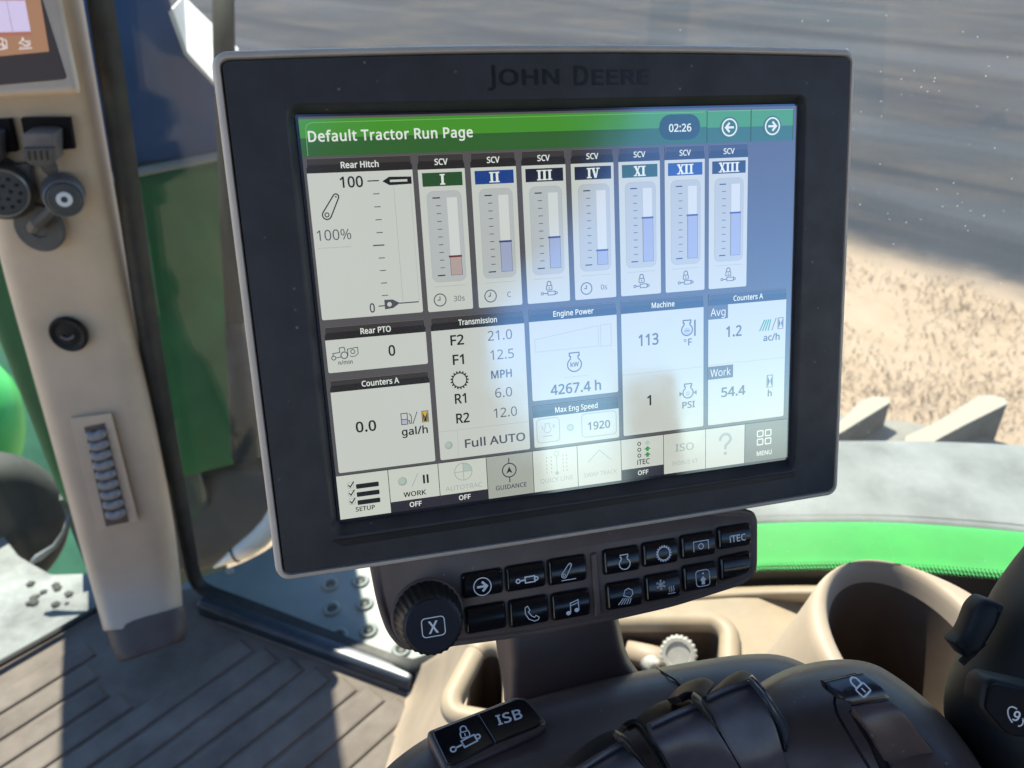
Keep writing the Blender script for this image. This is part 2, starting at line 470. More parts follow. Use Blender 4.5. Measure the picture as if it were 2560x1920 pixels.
# letter outlines: (character number, advance, [outline x, y, x, y, ...]) in thousandths
LETTERS = [
(37,666,[[104,569,67,534,46,477,39,402,47,326,69,269,106,233,156,221,210,233,247,269,269,326,277,402,269,477,246,534,209,569,156,581],[184,523,203,498,214,458,218,402,214,345,203,304,184,280,156,272,130,280,112,305,101,345,98,402,101,458,112,498,130,523,156,531],[461,573,144,0,205,0,523,573],[454,340,418,304,397,248,390,172,397,97,420,40,457,4,507,-8,560,4,598,40,620,97,627,172,619,248,596,304,558,340,507,351],[534,293,553,269,565,229,569,172,565,115,553,75,534,51,507,43,480,51,462,75,452,116,448,172,452,229,462,269,480,293,507,301]]),
(46,215,[[61,18,72,2,88,-8,107,-11,126,-8,142,2,153,18,157,43,153,69,142,85,126,94,107,97,88,94,72,85,61,69,58,43]]),
(47,298,[[221,573,8,0,77,0,290,573]]),
(48,459,[[414,373,399,446,372,504,335,547,287,573,229,581,167,573,119,547,83,504,58,446,44,373,39,287,44,201,60,129,86,70,122,27,170,1,229,-8,276,-3,316,12,349,37,376,70,395,112,409,163,417,221,419,287],[113,359,121,417,137,463,159,495,190,515,229,521,268,515,298,495,320,463,336,417,345,359,348,287,345,215,336,156,320,110,298,78,268,59,229,52,190,59,159,78,137,111,121,156,113,215,110,287]]),
(49,459,[[285,573,226,573,71,452,108,405,169,455,184,467,196,477,207,487,219,499,218,484,217,470,217,455,216,439,216,422,216,400,216,0,285,0]]),
(50,459,[[417,64,128,64,128,67,247,185,288,227,324,267,353,305,375,344,389,385,394,428,388,472,372,510,347,540,313,562,270,576,221,581,186,578,153,572,122,561,94,548,68,531,45,513,83,466,115,489,147,506,181,517,221,520,261,514,294,496,315,466,322,424,318,387,306,353,287,320,261,287,228,251,188,210,38,59,38,0,417,0]]),
(51,459,[[384,495,352,540,296,571,218,581,163,576,115,563,73,544,39,521,75,473,96,487,117,498,140,508,164,515,190,520,219,521,262,516,295,498,316,471,323,434,319,404,307,377,286,356,259,339,223,329,180,326,123,326,123,265,179,265,226,263,265,255,297,242,320,223,335,197,339,164,331,117,305,81,260,59,194,51,155,54,114,61,74,73,36,89,36,23,72,8,110,-1,150,-6,193,-8,263,-3,318,14,360,40,390,74,407,116,413,163,405,214,379,255,337,283,277,298,277,302,310,311,340,326,363,347,381,372,392,403,395,439]]),
(52,459,[[443,193,359,193,359,576,286,576,17,190,17,130,291,130,291,0,359,0,359,130,443,130],[291,193,86,193,257,438,266,451,276,468,285,485,292,500,295,500,294,487,294,474,293,459,293,444,292,429,291,412,291,394,291,374]]),
(53,459,[[194,350,169,348,148,345,132,342,146,508,373,508,373,573,86,573,64,302,99,280,120,284,146,288,173,291,197,292,262,284,306,262,332,225,341,176,336,137,323,106,302,82,274,65,239,55,200,52,161,55,121,62,82,74,51,90,51,23,80,10,116,0,156,-6,199,-8,261,-2,314,15,356,43,387,81,407,128,413,183,407,232,389,274,361,307,322,331,275,346,221,351]]),
(54,459,[[48,185,59,133,77,89,101,54,130,26,163,7,199,-4,239,-8,291,-2,336,15,372,44,399,82,415,129,421,184,416,236,400,279,375,313,342,338,302,353,255,358,223,356,194,350,170,339,150,326,133,309,119,291,115,291,119,337,127,380,139,419,158,454,183,483,216,504,257,518,308,523,326,522,344,520,362,517,377,513,377,573,362,577,344,579,324,580,306,581,246,576,196,562,155,539,121,510,95,474,75,433,60,389,51,342,46,294,44,245],[210,55,185,64,164,79,146,99,133,121,123,146,117,172,115,198,119,223,131,248,150,270,175,287,205,299,241,303,289,295,324,271,344,233,351,184,343,125,320,84,284,59,238,51]]),
(55,459,[[187,0,419,518,419,573,35,573,35,508,344,508,109,0]]),
(57,459,[[413,388,402,439,384,483,361,518,332,545,299,565,262,577,223,581,171,575,127,557,90,529,63,491,46,443,40,387,45,336,61,294,85,260,118,235,158,219,204,214,237,216,266,223,290,233,310,247,327,263,341,281,346,281,342,235,334,192,322,153,303,118,278,90,245,68,204,54,152,50,134,50,115,53,97,56,82,60,82,0,97,-4,117,-6,137,-8,154,-8,214,-3,265,11,306,33,340,63,366,99,387,139,401,183,410,231,415,279,417,328],[252,518,277,508,298,493,315,474,328,451,338,426,344,400,346,374,342,349,330,325,311,303,286,285,256,273,220,269,171,277,137,301,117,339,110,388,118,447,142,488,178,513,223,521]]),
(58,215,[[61,18,72,2,88,-8,107,-11,126,-8,142,2,153,18,157,43,153,69,142,85,126,94,107,97,88,94,72,85,61,69,58,43],[61,362,72,345,88,335,107,332,126,335,142,345,153,362,157,387,153,412,142,429,126,438,107,441,88,438,72,429,61,412,58,387]]),
(63,348,[[112,161,168,161,168,175,170,196,173,215,180,231,192,248,209,266,233,287,260,310,283,332,302,355,316,379,324,407,327,440,317,498,285,543,235,571,168,581,122,578,81,569,43,557,10,541,34,485,63,498,93,509,126,516,163,519,204,514,235,498,254,473,260,439,258,416,253,398,243,381,228,363,207,343,180,319,157,298,139,277,127,257,118,235,114,211,112,183],[97,18,108,2,124,-8,144,-11,162,-8,178,2,189,18,192,43,189,69,178,85,162,94,144,97,124,94,108,85,97,69,94,43]]),
(65,512,[[512,0,289,575,224,575,0,0,73,0,141,177,368,177,437,0],[346,241,165,241,230,415,234,425,238,438,242,452,247,468,251,484,255,500,259,489,263,473,269,455,274,438,279,424,282,415]]),
(66,521,[[78,573,78,0,279,0,337,5,385,19,425,42,454,74,472,115,478,163,474,203,461,236,441,261,415,279,384,292,350,300,350,304,382,313,409,328,431,347,446,371,456,399,459,431,445,497,404,541,336,565,241,573],[150,329,150,511,245,511,308,506,351,490,376,463,384,423,377,382,357,352,318,335,256,329],[260,269,307,266,344,256,370,241,388,221,398,197,401,168,394,125,371,91,330,68,265,61,150,61,150,269]]),
(67,507,[[360,515,394,508,425,497,453,486,482,547,448,561,409,572,367,578,324,581,261,575,206,559,159,534,120,499,89,456,67,406,53,349,49,287,56,203,78,131,115,72,166,28,232,1,312,-8,356,-7,393,-2,427,5,460,15,460,78,427,69,394,62,359,57,322,55,262,62,213,83,175,117,147,164,131,220,125,286,129,337,139,383,155,423,178,456,206,482,241,502,280,513,323,517]]),
(68,585,[[528,377,502,446,460,501,404,540,335,565,254,573,78,573,78,0,237,0,325,8,399,33,457,74,501,131,528,203,536,292],[446,190,402,119,329,76,228,62,150,62,150,511,244,511,308,505,361,487,404,457,435,415,454,359,460,289]]),
(69,446,[[398,63,150,63,150,268,383,268,383,330,150,330,150,509,398,509,398,573,78,573,78,0,398,0]]),
(70,416,[[150,243,383,243,383,306,150,306,150,509,398,509,398,573,78,573,78,0,150,0]]),
(71,584,[[326,238,452,238,452,68,429,63,404,59,375,56,340,55,270,62,216,84,175,119,146,166,130,222,124,286,131,353,150,409,181,455,225,489,278,510,342,517,382,515,421,508,457,497,489,484,516,547,478,561,437,572,392,578,346,581,259,571,186,544,127,500,84,442,58,370,49,286,57,202,81,130,120,71,173,28,241,1,323,-8,380,-6,431,-1,478,8,524,22,524,302,326,302]]),
(72,594,[[516,573,443,573,443,330,150,330,150,573,78,573,78,0,150,0,150,267,443,267,443,0,516,0]]),
(73,272,[[239,42,172,57,172,515,239,531,239,573,32,573,32,531,99,515,99,57,32,42,32,0,239,0]]),
(74,219,[[39,-148,75,-135,105,-113,128,-82,141,-42,146,9,146,573,74,573,74,3,71,-29,63,-53,50,-70,33,-81,15,-87,-5,-89,-20,-88,-35,-87,-49,-84,-63,-81,-63,-142,-51,-146,-37,-150,-21,-152,-3,-152]]),
(75,496,[[261,323,488,573,403,573,249,399,224,372,199,345,174,318,150,290,150,573,78,573,78,0,150,0,150,222,209,273,411,0,496,0]]),
(76,420,[[400,0,400,64,150,64,150,573,78,573,78,0]]),
(77,727,[[390,0,581,501,584,501,583,482,581,460,580,435,579,408,578,380,578,352,578,0,650,0,650,573,544,573,364,103,361,103,184,573,78,573,78,0,144,0,144,347,144,377,144,407,143,435,142,461,140,484,139,502,142,502,330,0]]),
(78,609,[[532,573,464,573,464,249,465,223,466,193,467,164,468,137,469,115,470,99,467,99,161,573,78,573,78,0,144,0,144,320,144,349,143,378,142,406,141,432,139,455,138,476,141,476,447,0,532,0]]),
(79,626,[[570,370,547,442,510,501,459,545,393,572,314,581,232,572,166,545,114,500,78,442,56,370,49,288,53,224,65,167,85,116,114,73,151,39,196,13,251,-3,314,-8,375,-3,428,13,473,38,510,73,540,116,561,166,573,224,577,287],[130,354,145,411,171,457,207,490,255,511,314,518,398,503,456,457,490,384,501,287,496,220,481,163,456,117,420,83,373,62,314,55,255,62,207,83,171,117,145,163,130,220,125,287]]),
(80,485,[[78,573,78,0,150,0,150,223,216,223,275,227,324,238,364,255,395,278,417,306,433,336,441,370,444,404,431,475,393,528,326,562,229,573],[289,504,334,484,361,449,370,401,365,363,352,334,330,311,298,296,258,288,208,285,150,285,150,511,223,511]]),
(81,626,[[570,370,547,442,510,501,459,545,393,572,314,581,232,572,166,545,114,500,78,442,56,370,49,288,53,224,65,167,85,116,114,73,151,39,196,13,251,-3,314,-8,318,-8,324,-8,329,-7,334,-7,444,-136,548,-136,411,6,461,30,503,64,535,108,559,160,573,221,577,287],[130,354,145,411,171,457,207,490,255,511,314,518,398,503,456,457,490,384,501,287,496,220,481,163,456,117,420,83,373,62,314,55,255,62,207,83,171,117,145,163,130,220,125,287]]),
(82,499,[[78,573,78,0,150,0,150,237,264,237,403,0,487,0,330,257,358,269,385,285,408,306,427,334,440,368,444,410,439,460,422,500,393,532,353,555,301,568,236,573],[275,507,310,500,336,486,355,467,366,440,370,407,362,359,338,325,296,304,236,298,150,298,150,510,232,510]]),
(83,440,[[398,194,385,228,362,255,332,279,293,299,246,318,204,335,172,351,149,367,133,386,124,407,121,434,124,457,133,478,148,494,169,507,196,515,229,517,266,515,302,508,336,499,366,487,389,549,355,562,318,572,276,578,231,581,180,576,136,563,99,542,71,513,54,477,48,435,50,403,57,375,69,351,85,330,106,311,131,294,161,279,196,265,242,247,277,230,302,213,318,194,327,173,330,147,327,120,316,98,298,79,273,66,240,57,201,55,156,57,113,65,73,76,41,88,41,19,61,11,83,4,109,-1,137,-5,167,-7,198,-8,257,-3,307,11,348,35,378,66,396,106,403,153]]),
(84,446,[[259,509,437,509,437,573,8,573,8,509,187,509,187,0,259,0]]),
(85,586,[[513,573,442,573,442,202,438,161,427,126,407,96,379,73,342,59,294,55,228,64,182,93,154,139,144,201,144,573,72,573,72,204,86,118,128,50,196,7,290,-8,360,-1,416,20,459,52,489,95,507,146,513,202]]),
(86,481,[[405,573,277,207,269,183,262,161,255,140,250,119,245,100,241,80,236,100,231,119,226,139,220,160,213,182,204,205,75,573,0,573,204,0,277,0,481,573]]),
(87,746,[[660,573,572,224,566,199,560,175,555,151,550,129,547,107,544,87,541,101,538,117,535,133,532,151,527,169,523,187,518,206,512,225,407,573,333,573,232,227,227,209,222,191,218,173,213,154,210,137,206,119,204,103,201,87,199,102,196,118,194,134,190,151,187,169,183,186,179,205,174,223,85,573,10,573,161,0,234,0,342,373,348,391,352,409,357,427,361,443,364,458,367,471,369,481,370,488,371,481,373,471,376,458,380,443,384,427,389,410,394,392,399,375,510,0,583,0,735,573]]),
(88,470,[[276,300,453,573,377,573,236,348,95,573,15,573,193,298,3,0,79,0,233,249,385,0,467,0]]),
(97,450,[[190,434,151,426,115,414,84,400,106,347,133,359,163,370,194,378,227,380,265,375,293,359,310,330,316,285,316,259,243,257,152,245,87,219,50,176,37,119,41,80,55,48,75,23,103,6,136,-5,172,-8,206,-6,234,-1,258,9,279,22,298,40,317,61,320,61,334,0,385,0,385,293,376,358,347,403,299,428,231,437],[315,210,315,172,306,117,279,79,238,56,188,49,157,53,132,66,115,87,110,119,118,155,141,182,184,200,252,208]]),
(99,385,[[275,-7,304,-2,328,5,351,15,351,78,328,68,302,60,273,55,240,53,202,58,172,71,148,94,131,126,120,166,117,213,120,263,131,303,148,335,172,358,204,371,244,376,267,374,292,370,316,363,337,356,358,415,336,424,309,431,278,436,245,438,191,432,142,415,102,385,71,342,51,284,44,213,50,143,69,87,99,45,139,15,187,-2,241,-8]]),
(100,493,[[252,-6,279,1,303,11,323,24,340,40,354,58,358,58,368,0,425,0,425,609,354,609,354,438,355,424,356,405,358,387,359,374,354,374,340,391,323,407,303,420,280,429,253,436,221,438,149,424,93,381,56,311,44,214,56,117,92,48,148,6,221,-8],[181,61,146,93,124,144,117,213,124,281,146,334,181,368,231,379,291,369,329,336,349,284,355,213,355,200,348,135,328,88,290,60,232,51]]),
(101,452,[[181,431,134,411,96,378,68,333,50,277,44,212,51,146,70,91,101,48,143,17,194,-2,251,-8,292,-6,327,-1,359,8,392,20,392,82,359,69,327,60,293,54,254,52,197,62,154,90,127,137,117,201,411,201,411,244,406,299,390,346,364,385,329,414,286,432,234,438],[266,376,292,364,312,346,326,322,335,292,338,257,119,257,130,309,154,348,188,372,233,380]]),
(102,276,[[266,430,158,430,158,458,162,502,175,532,197,550,228,556,245,555,262,552,278,548,292,544,310,599,294,604,274,609,252,612,227,613,186,609,152,597,124,577,104,547,92,507,87,457,87,432,12,408,12,375,87,375,87,0,158,0,158,375,266,375]]),
(103,493,[[147,423,91,377,56,306,44,214,56,121,91,51,147,7,221,-8,263,-4,299,8,329,28,354,57,358,57,357,47,356,32,355,16,355,4,355,-13,347,-63,324,-101,286,-126,237,-134,191,-132,149,-125,111,-114,78,-100,78,-165,110,-177,147,-186,188,-191,233,-192,293,-187,341,-172,378,-146,404,-109,420,-63,425,-7,425,430,369,430,359,373,355,373,329,402,297,422,261,434,221,438],[270,374,302,362,326,340,343,309,353,267,356,214,356,197,354,161,349,131,340,105,326,85,309,69,288,58,262,52,232,50,182,60,146,92,124,143,117,213,120,262,130,303,147,336,169,359,197,374,230,379]]),
(104,496,[[139,609,68,609,68,0,139,0,139,222,142,269,150,308,166,338,189,360,222,374,265,379,308,372,338,353,355,321,361,275,361,0,431,0,431,280,426,330,413,370,391,400,360,421,321,433,273,437,247,435,221,429,196,420,174,407,155,391,140,370,135,370,136,384,138,399,138,415,139,431]]),
(105,207,[[68,430,68,0,139,0,139,430],[88,588,75,580,66,566,63,546,66,526,75,512,88,504,104,501,119,504,133,512,142,526,145,546,142,566,133,580,119,588,104,591]]),
(107,428,[[138,609,68,609,68,0,138,0,138,158,187,200,336,0,421,0,235,246,409,430,326,430,189,285,181,276,172,264,162,252,152,240,144,229,138,221,135,221,136,238,137,257,138,276,138,291]]),
(108,207,[[139,609,68,609,68,0,139,0]]),
(109,750,[[499,433,461,420,427,398,402,366,398,366,378,398,349,420,312,433,266,438,241,436,217,431,194,422,173,409,155,392,140,371,136,371,125,430,68,430,68,0,139,0,139,223,141,269,150,308,164,338,185,360,215,374,253,379,281,376,303,367,320,353,332,333,339,308,342,277,342,0,411,0,411,237,418,298,438,342,474,369,528,379,567,372,594,353,610,321,615,277,615,0,685,0,685,280,676,352,649,401,603,429,540,438]]),
(110,496,[[248,436,222,431,198,422,175,409,156,392,140,371,136,371,125,430,68,430,68,0,139,0,139,223,146,289,166,338,204,368,265,379,308,372,338,353,355,321,361,275,361,0,431,0,431,280,421,352,391,401,343,429,275,438]]),
(111,485,[[436,282,417,336,387,380,347,412,299,431,244,438,186,431,137,412,97,380,68,336,50,282,44,216,48,165,59,121,77,82,100,51,129,25,163,7,200,-4,241,-8,285,-4,324,7,359,25,388,51,411,82,428,121,438,165,442,216],[124,284,147,335,185,368,242,379,282,374,314,359,338,335,355,303,365,263,369,216,366,169,356,128,339,95,314,71,282,56,243,51,203,56,172,71,147,95,130,128,120,169,117,216]]),
(112,493,[[240,436,213,429,189,419,170,405,153,389,139,371,136,371,126,430,68,430,68,-192,139,-192,139,-16,138,1,137,20,136,39,134,55,139,55,153,38,170,24,190,11,213,1,241,-6,272,-8,322,-2,365,17,401,49,427,93,444,148,449,216,437,313,401,383,344,424,273,438],[311,367,348,334,369,283,376,217,373,171,364,131,348,98,326,72,297,56,261,51,220,55,188,70,165,93,150,126,142,167,139,216,139,229,142,275,152,313,167,342,190,362,221,374,260,379]]),
(114,331,[[240,435,214,426,191,413,170,395,152,374,137,351,134,351,126,430,68,430,68,0,139,0,139,229,141,261,149,289,161,313,176,334,195,351,217,363,240,371,264,374,275,373,287,372,299,370,310,368,319,433,308,435,295,437,281,438,269,438]]),
(115,384,[[344,150,333,176,314,197,289,215,257,231,219,246,182,261,154,274,133,286,119,298,111,312,108,328,114,350,131,366,159,377,197,380,228,378,258,372,287,363,315,353,339,409,308,421,275,430,240,436,202,438,137,430,85,408,52,372,41,324,45,292,57,266,76,245,103,228,135,212,174,196,212,180,239,167,259,154,271,141,278,128,280,112,274,86,256,66,224,53,178,49,141,52,104,60,70,71,42,83,42,19,68,8,99,-1,135,-6,176,-8,226,-4,268,6,302,24,327,49,343,80,348,119]]),
(116,289,[[185,54,163,69,149,93,144,127,144,375,269,375,269,430,144,430,144,528,103,528,75,437,13,409,13,375,74,375,74,125,78,79,91,44,112,20,138,4,167,-5,200,-8,219,-7,240,-4,258,0,272,5,272,59,260,55,245,53,228,50,212,50]]),
(117,496,[[357,430,357,206,354,160,345,121,330,91,306,69,273,55,230,51,188,57,158,76,141,108,135,153,135,430,63,430,63,148,68,99,81,59,103,29,134,8,173,-4,220,-8,247,-6,273,-1,298,8,321,20,340,36,356,57,359,57,370,0,427,0,427,430]]),
(118,407,[[244,0,407,430,332,430,241,176,234,158,227,138,220,117,214,96,208,78,204,63,201,63,198,78,193,96,187,116,180,137,173,158,167,176,75,430,0,430,163,0]]),
(119,630,[[419,1,502,1,621,431,549,431,489,201,483,177,477,153,471,129,466,108,463,89,460,74,457,74,455,90,451,109,446,129,440,149,434,169,428,188,354,431,277,431,201,188,197,175,193,160,189,144,185,128,181,112,178,97,175,84,172,73,169,73,167,90,163,109,158,131,153,154,147,178,141,201,82,431,9,431,127,1,207,1,284,242,289,259,294,275,298,292,302,307,305,322,308,335,311,347,313,357,316,357,318,347,321,335,324,322,328,308,331,292,336,276,341,260,346,243]]),
(120,424,[[14,0,94,0,213,172,330,0,410,0,253,220,402,430,322,430,213,268,102,430,22,430,170,220]]),
]
def outlines(bold):
    out = {}
    for code, adv, loops in LETTERS:
        ls = [[(l[i] / 1000, l[i + 1] / 1000) for i in range(0, len(l), 2)] for l in loops]
        tri = tessellate_polygon([[V((x, y, 0)) for x, y in l] for l in ls])
        if bold:
            fat = []
            for l in ls:
                n = len(l); q = []
                for i in range(n):
                    a, p, b = l[i - 1], l[i], l[(i + 1) % n]
                    e1 = V((p[0] - a[0], p[1] - a[1])); e2 = V((b[0] - p[0], b[1] - p[1]))
                    e1.normalize(); e2.normalize()
                    m = V((e1.y, -e1.x)) + V((e2.y, -e2.x))
                    m = m / max(.55, m.length_squared) * 2 if m.length > 1e-6 else V((e1.y, -e1.x))
                    q.append((p[0] + m.x * .019, p[1] + m.y * .016))
                fat.append(q)
            ls = fat
        out[chr(code)] = (adv / 1000 + (.012 if bold else 0), [p for l in ls for p in l], [tuple(t) for t in tri])
    return out
GLR, GLB = outlines(False), outlines(True)

# ------------------------------------------------------------------ symbols shared by the display and the keys
def sy_arrow(L, cx, cy, r, mat, z=0, sgn=1, w=0.17, ring=True):
    if ring: L.ring(cx, cy, r, r * w, mat, z)
    k = r * 0.62 * sgn
    L.line([(cx - k, cy), (cx + k * .75, cy)], r * .26, mat, z)
    L.line([(cx - k * .02, cy - r * .55), (cx + k * .82, cy), (cx - k * .02, cy + r * .55)], r * .27, mat, z + .2)
def sy_cyl(L, x0, x1, cy, h, mat, z=0, fill=None):
    w = x1 - x0; s = h * .16
    L.ring(x0 + h * .28, cy, h * .26, s, mat, z, n=14)
    L.line([(x0 + h * .5, cy), (x0 + w * .42, cy)], s * 1.2, mat, z)
    L.line([(x0 + w * .42, cy - h * .38), (x0 + w * .86, cy - h * .38), (x0 + w * .86, cy + h * .38), (x0 + w * .42, cy + h * .38)], s, mat, z, True)
    L.ring(x1 - h * .22, cy, h * .24, s, mat, z + .2, n=14)
def sy_lock(L, cx, cy, s, mat, z=0):
    L.line([(cx - s * .38, cy), (cx - s * .38, cy - s * .42)] + [(cx - s * .38 * math.cos(t), cy - s * .42 - s * .38 * math.sin(t)) for t in [math.pi * i / 8 for i in range(1, 8)]] + [(cx + s * .38, cy - s * .42), (cx + s * .38, cy)], s * .17, mat, z)
    L.line(rrect(cx - s * .55, cy, cx + s * .55, cy + s * .8, s * .12, 2), s * .15, mat, z, True)
    L.line([(cx, cy + s * .22), (cx, cy + s * .62)], s * .16, mat, z)
def sy_link(L, x0, y0, x1, y1, w0, w1, mat, z=0, lw=1.0):    # lever arm, from the wide low end to the narrow high end
    d = V((x1 - x0, y1 - y0)); n = d.length; d.normalize(); a = math.atan2(d.y, d.x)
    pts = [(x0 + w0 * math.cos(a + t), y0 + w0 * math.sin(a + t)) for t in [math.pi / 2 + math.pi * i / 10 for i in range(11)]]
    pts += [(x1 + w1 * math.cos(a + t), y1 + w1 * math.sin(a + t)) for t in [-math.pi / 2 + math.pi * i / 10 for i in range(11)]]
    L.line(pts, lw, mat, z, True)
    L.ring(x0, y0, w0 * .45, lw * .8, mat, z, n=14)
    L.disc(x1, y1, w1 * .3, mat, z, n=10)
def sy_gear(L, cx, cy, r, mat, z=0, teeth=16, w=.15):
    L.ring(cx, cy, r * .82, r * w, mat, z)
    for i in range(teeth):
        a = 2 * math.pi * i / teeth
        L.line([(cx + r * .86 * math.cos(a), cy + r * .86 * math.sin(a)), (cx + r * 1.05 * math.cos(a), cy + r * 1.05 * math.sin(a))], r * .17, mat, z + .2)
def sy_engine(L, cx, cy, r, mat, z=0, w=.17):
    t0 = math.radians(-55); t1 = math.radians(235)
    arc = [(cx + r * math.cos(t0 + (t1 - t0) * i / 24), cy + r * .95 * math.sin(t0 + (t1 - t0) * i / 24)) for i in range(25)]
    L.line(arc + [(cx - r * .52, cy - r * 1.15), (cx - r * .7, cy - r * 1.2), (cx - r * .7, cy - r * 1.62), (cx + r * .7, cy - r * 1.62), (cx + r * .7, cy - r * 1.2), (cx + r * .52, cy - r * 1.15)], r * w, mat, z, True)
def sy_clock(L, cx, cy, r, mat, z=0):
    L.ring(cx, cy, r, r * .17, mat, z)
    L.line([(cx, cy - r * .6), (cx, cy + r * .08)], r * .15, mat, z)
    L.line([(cx + r * .07, cy), (cx - r * .45, cy)], r * .15, mat, z + .2)
def sy_hourglass(L, x0, y0, x1, y1, mat, sand, bgm, z=0):
    L.rect(x0, y0, x1, y1, mat, z)
    L.rect(x0 + 1.3, y0 + 1.3, x1 - 1.3, y1 - 1.3, bgm, z + .4)
    cx, cy = (x0 + x1) / 2, (y0 + y1) / 2
    L.poly([(x0 + 2, y0 + 2), (cx - .6, cy), (x0 + 2, y1 - 2)], mat, z + .8)
    L.poly([(x1 - 2, y0 + 2), (cx + .6, cy), (x1 - 2, y1 - 2)], mat, z + .8)
    L.poly([(cx, cy - 1), (x1 - 3.2, y1 - 2.2), (x0 + 3.2, y1 - 2.2)], sand, z + .8)
def sy_pump(L, x, y, s, mat, z=0, lw=.1):
    L.line([(x, y), (x, y - s), (x + s * .55, y - s), (x + s * .55, y)], s * lw, mat, z, True)
    L.line([(x, y - s * .45), (x + s * .55, y - s * .45)], s * lw, mat, z + .2)
    L.line([(x + s * .55, y - s * .3), (x + s * .72, y - s * .3), (x + s * .72, y - s * .05), (x + s * .9, y - s * .05), (x + s * .9, y - s * .7), (x + s * .72, y - s * .95)], s * lw, mat, z)
# ------------------------------------------------------------------ the display on its arm
MX = V((0.9669, 0.25251, -0.03672)).normalized()
MN = V((0.25, -0.90864, 0.33447)).normalized()
MY = MN.cross(MX).normalized()
MT = V((-0.08, 0.30139, 0.97927))
SU, SV = 0.000211, 0.00021376
FM = Frame(MT, MX, MY, MN, SU, SV)

m_bezel = plastic('black_grained_plastic', (0.019, 0.019, 0.024), 0.5, 0.45, var=0.25, vscale=60, bump=0.35, bscale=2600, specks=210)
m_rim = plastic('beige_grey_plastic', (0.42, 0.37, 0.32), 0.42, 0.4, var=0.08, vscale=40, bump=0.12, bscale=1800)
m_slot = plastic('slot_black', (0.003, 0.003, 0.004), 0.45, 0.4)
m_letter = plastic('raised_black_letters', (0.006, 0.006, 0.007), 0.32, 0.5)

disp = Thing('display_monitor', 'black framed touchscreen showing a run page of gauges, above the row of black keys', 'touchscreen', FM.p(500, 870, -0.02))
OUT = (-133, -107, 1127, 854)
def ol(d, r=26): return rrect(OUT[0] + d, OUT[1] + d, OUT[2] - d, OUT[3] - d, max(3, r - d * .8), 6, 10, 10)
g = Geo()
g.rings(FM, [(ol(34, 40), -.034), (ol(6, 32), -.026), (ol(0), -.012), (ol(0), .0005), (ol(3), .0032), (ol(8), .0044), (ol(13), .0046), (ol(15), .0034), (ol(16), .001)], m_rim, True, False)
g.part(disp, 'housing', smooth=False)
disp.o.children[-1].data.shade_smooth() if hasattr(bpy.types.Mesh, 'shade_smooth') else None
mod_bevel(disp.o.children[-1], .0004, 2, 50)
g = Geo()
def ap(x0, y0, x1, y1, r): return rrect(x0, y0, x1, y1, r, 6, 10)
g.rings(FM, [(ol(17.5), .0015), (ol(17.5), .0043), (ol(19.5), .0050), (ap(-21, -20, 1012, 776, 24), .0050), (ap(-17, -16, 1010, 772, 22), .0044), (ap(-6, -5, 1006, 757, 8), .0005), (ap(-5, -4, 1005, 756, 6), -.001)], m_bezel, False, False)
bz = g.part(disp, 'bezel')
# a shallow dark groove under the screen and the raised lettering above it
g = Geo()
g.slab(FM, rpoly([(-20, 782), (1007, 779), (1006, 792), (-2, 797)], 3), .0045, .00525, m_slot, .0001, 1)
g.part(disp, 'slot')
L = Lay(FM, .0052)
def word(L, s, u0, v, big, small, width, mat):
    k = 0
    L.text(s[0], u0, v, big, mat, 0, True); k = GLB[s[0]][0] * big / .5726
    L.text(s[1:], u0 + k + 1, v, small, mat, 0, True, width=width - k)
word(L, 'JOHN', 348, -45, 33, 26, 136, m_letter)
word(L, 'DEERE', 506, -43, 33, 26, 157, m_letter)
L.emit_part(disp, 'lettering')

W = glow('tile_white', (.54, .57, .52)); W2 = glow('tile_grey', (.44, .47, .46)); W3 = glow('bar_white', (.60, .63, .60))
K = glow('ink_black', (.012, .012, .012)); KG = glow('ink_grey', (.075, .078, .10)); LG = glow('hairline', (.40, .42, .41))
HD = glow('header_dark', (.020, .017, .015)); HE = glow('header_edge', (.13, .12, .11)); HM = glow('header_mid', (.042, .037, .034))
BG = glow('page_grey', (.085, .08, .082)); TW = glow('text_white', (.72, .76, .70))
G1 = glow('bar_green', (.058, .27, .022)); G2 = glow('bar_green_dark', (.030, .115, .024)); G3 = glow('bar_green_line', (.16, .42, .09)); GD = glow('clock_green', (.016, .045, .018))
BGR = glow('badge_green', (.022, .075, .022)); BBL = glow('badge_blue', (.012, .05, .23)); BBK = glow('badge_black', (.012, .012, .028))
FB = glow('fill_blue', (.33, .37, .52)); FR = glow('fill_brown', (.42, .33, .30)); CB = glow('cap_blue', (.05, .06, .19)); CR = glow('cap_red', (.14, .02, .02))
TB = glow('tool_white', (.56, .59, .52)); TB2 = glow('tool_grey', (.36, .38, .33)); DIS = glow('faded_grey', (.33, .38, .35)); DT = glow('tool_dark', (.026, .024, .034))
SG = glow('faded_green', (.40, .49, .43)); YL = glow('sand_yellow', (.62, .42, .04)); LB = glow('pump_blue', (.40, .44, .56)); GT = glow('arrow_green', (.03, .25, .05)); HG = glow('hatch_green', (.02, .28, .16))
MG = glow('menu_grey', (.16, .165, .14))

L = Lay(FM, .0006)
L.rect(-5, -4, 1005, 756, glow('panel_off', (.004, .004, .007)))
L.rect(0, 0, 1000, 750, BG, 1)
scr = L.emit_part(disp, 'screen')
def lay(): return Lay(FM, .0006 + .00012 * 2)
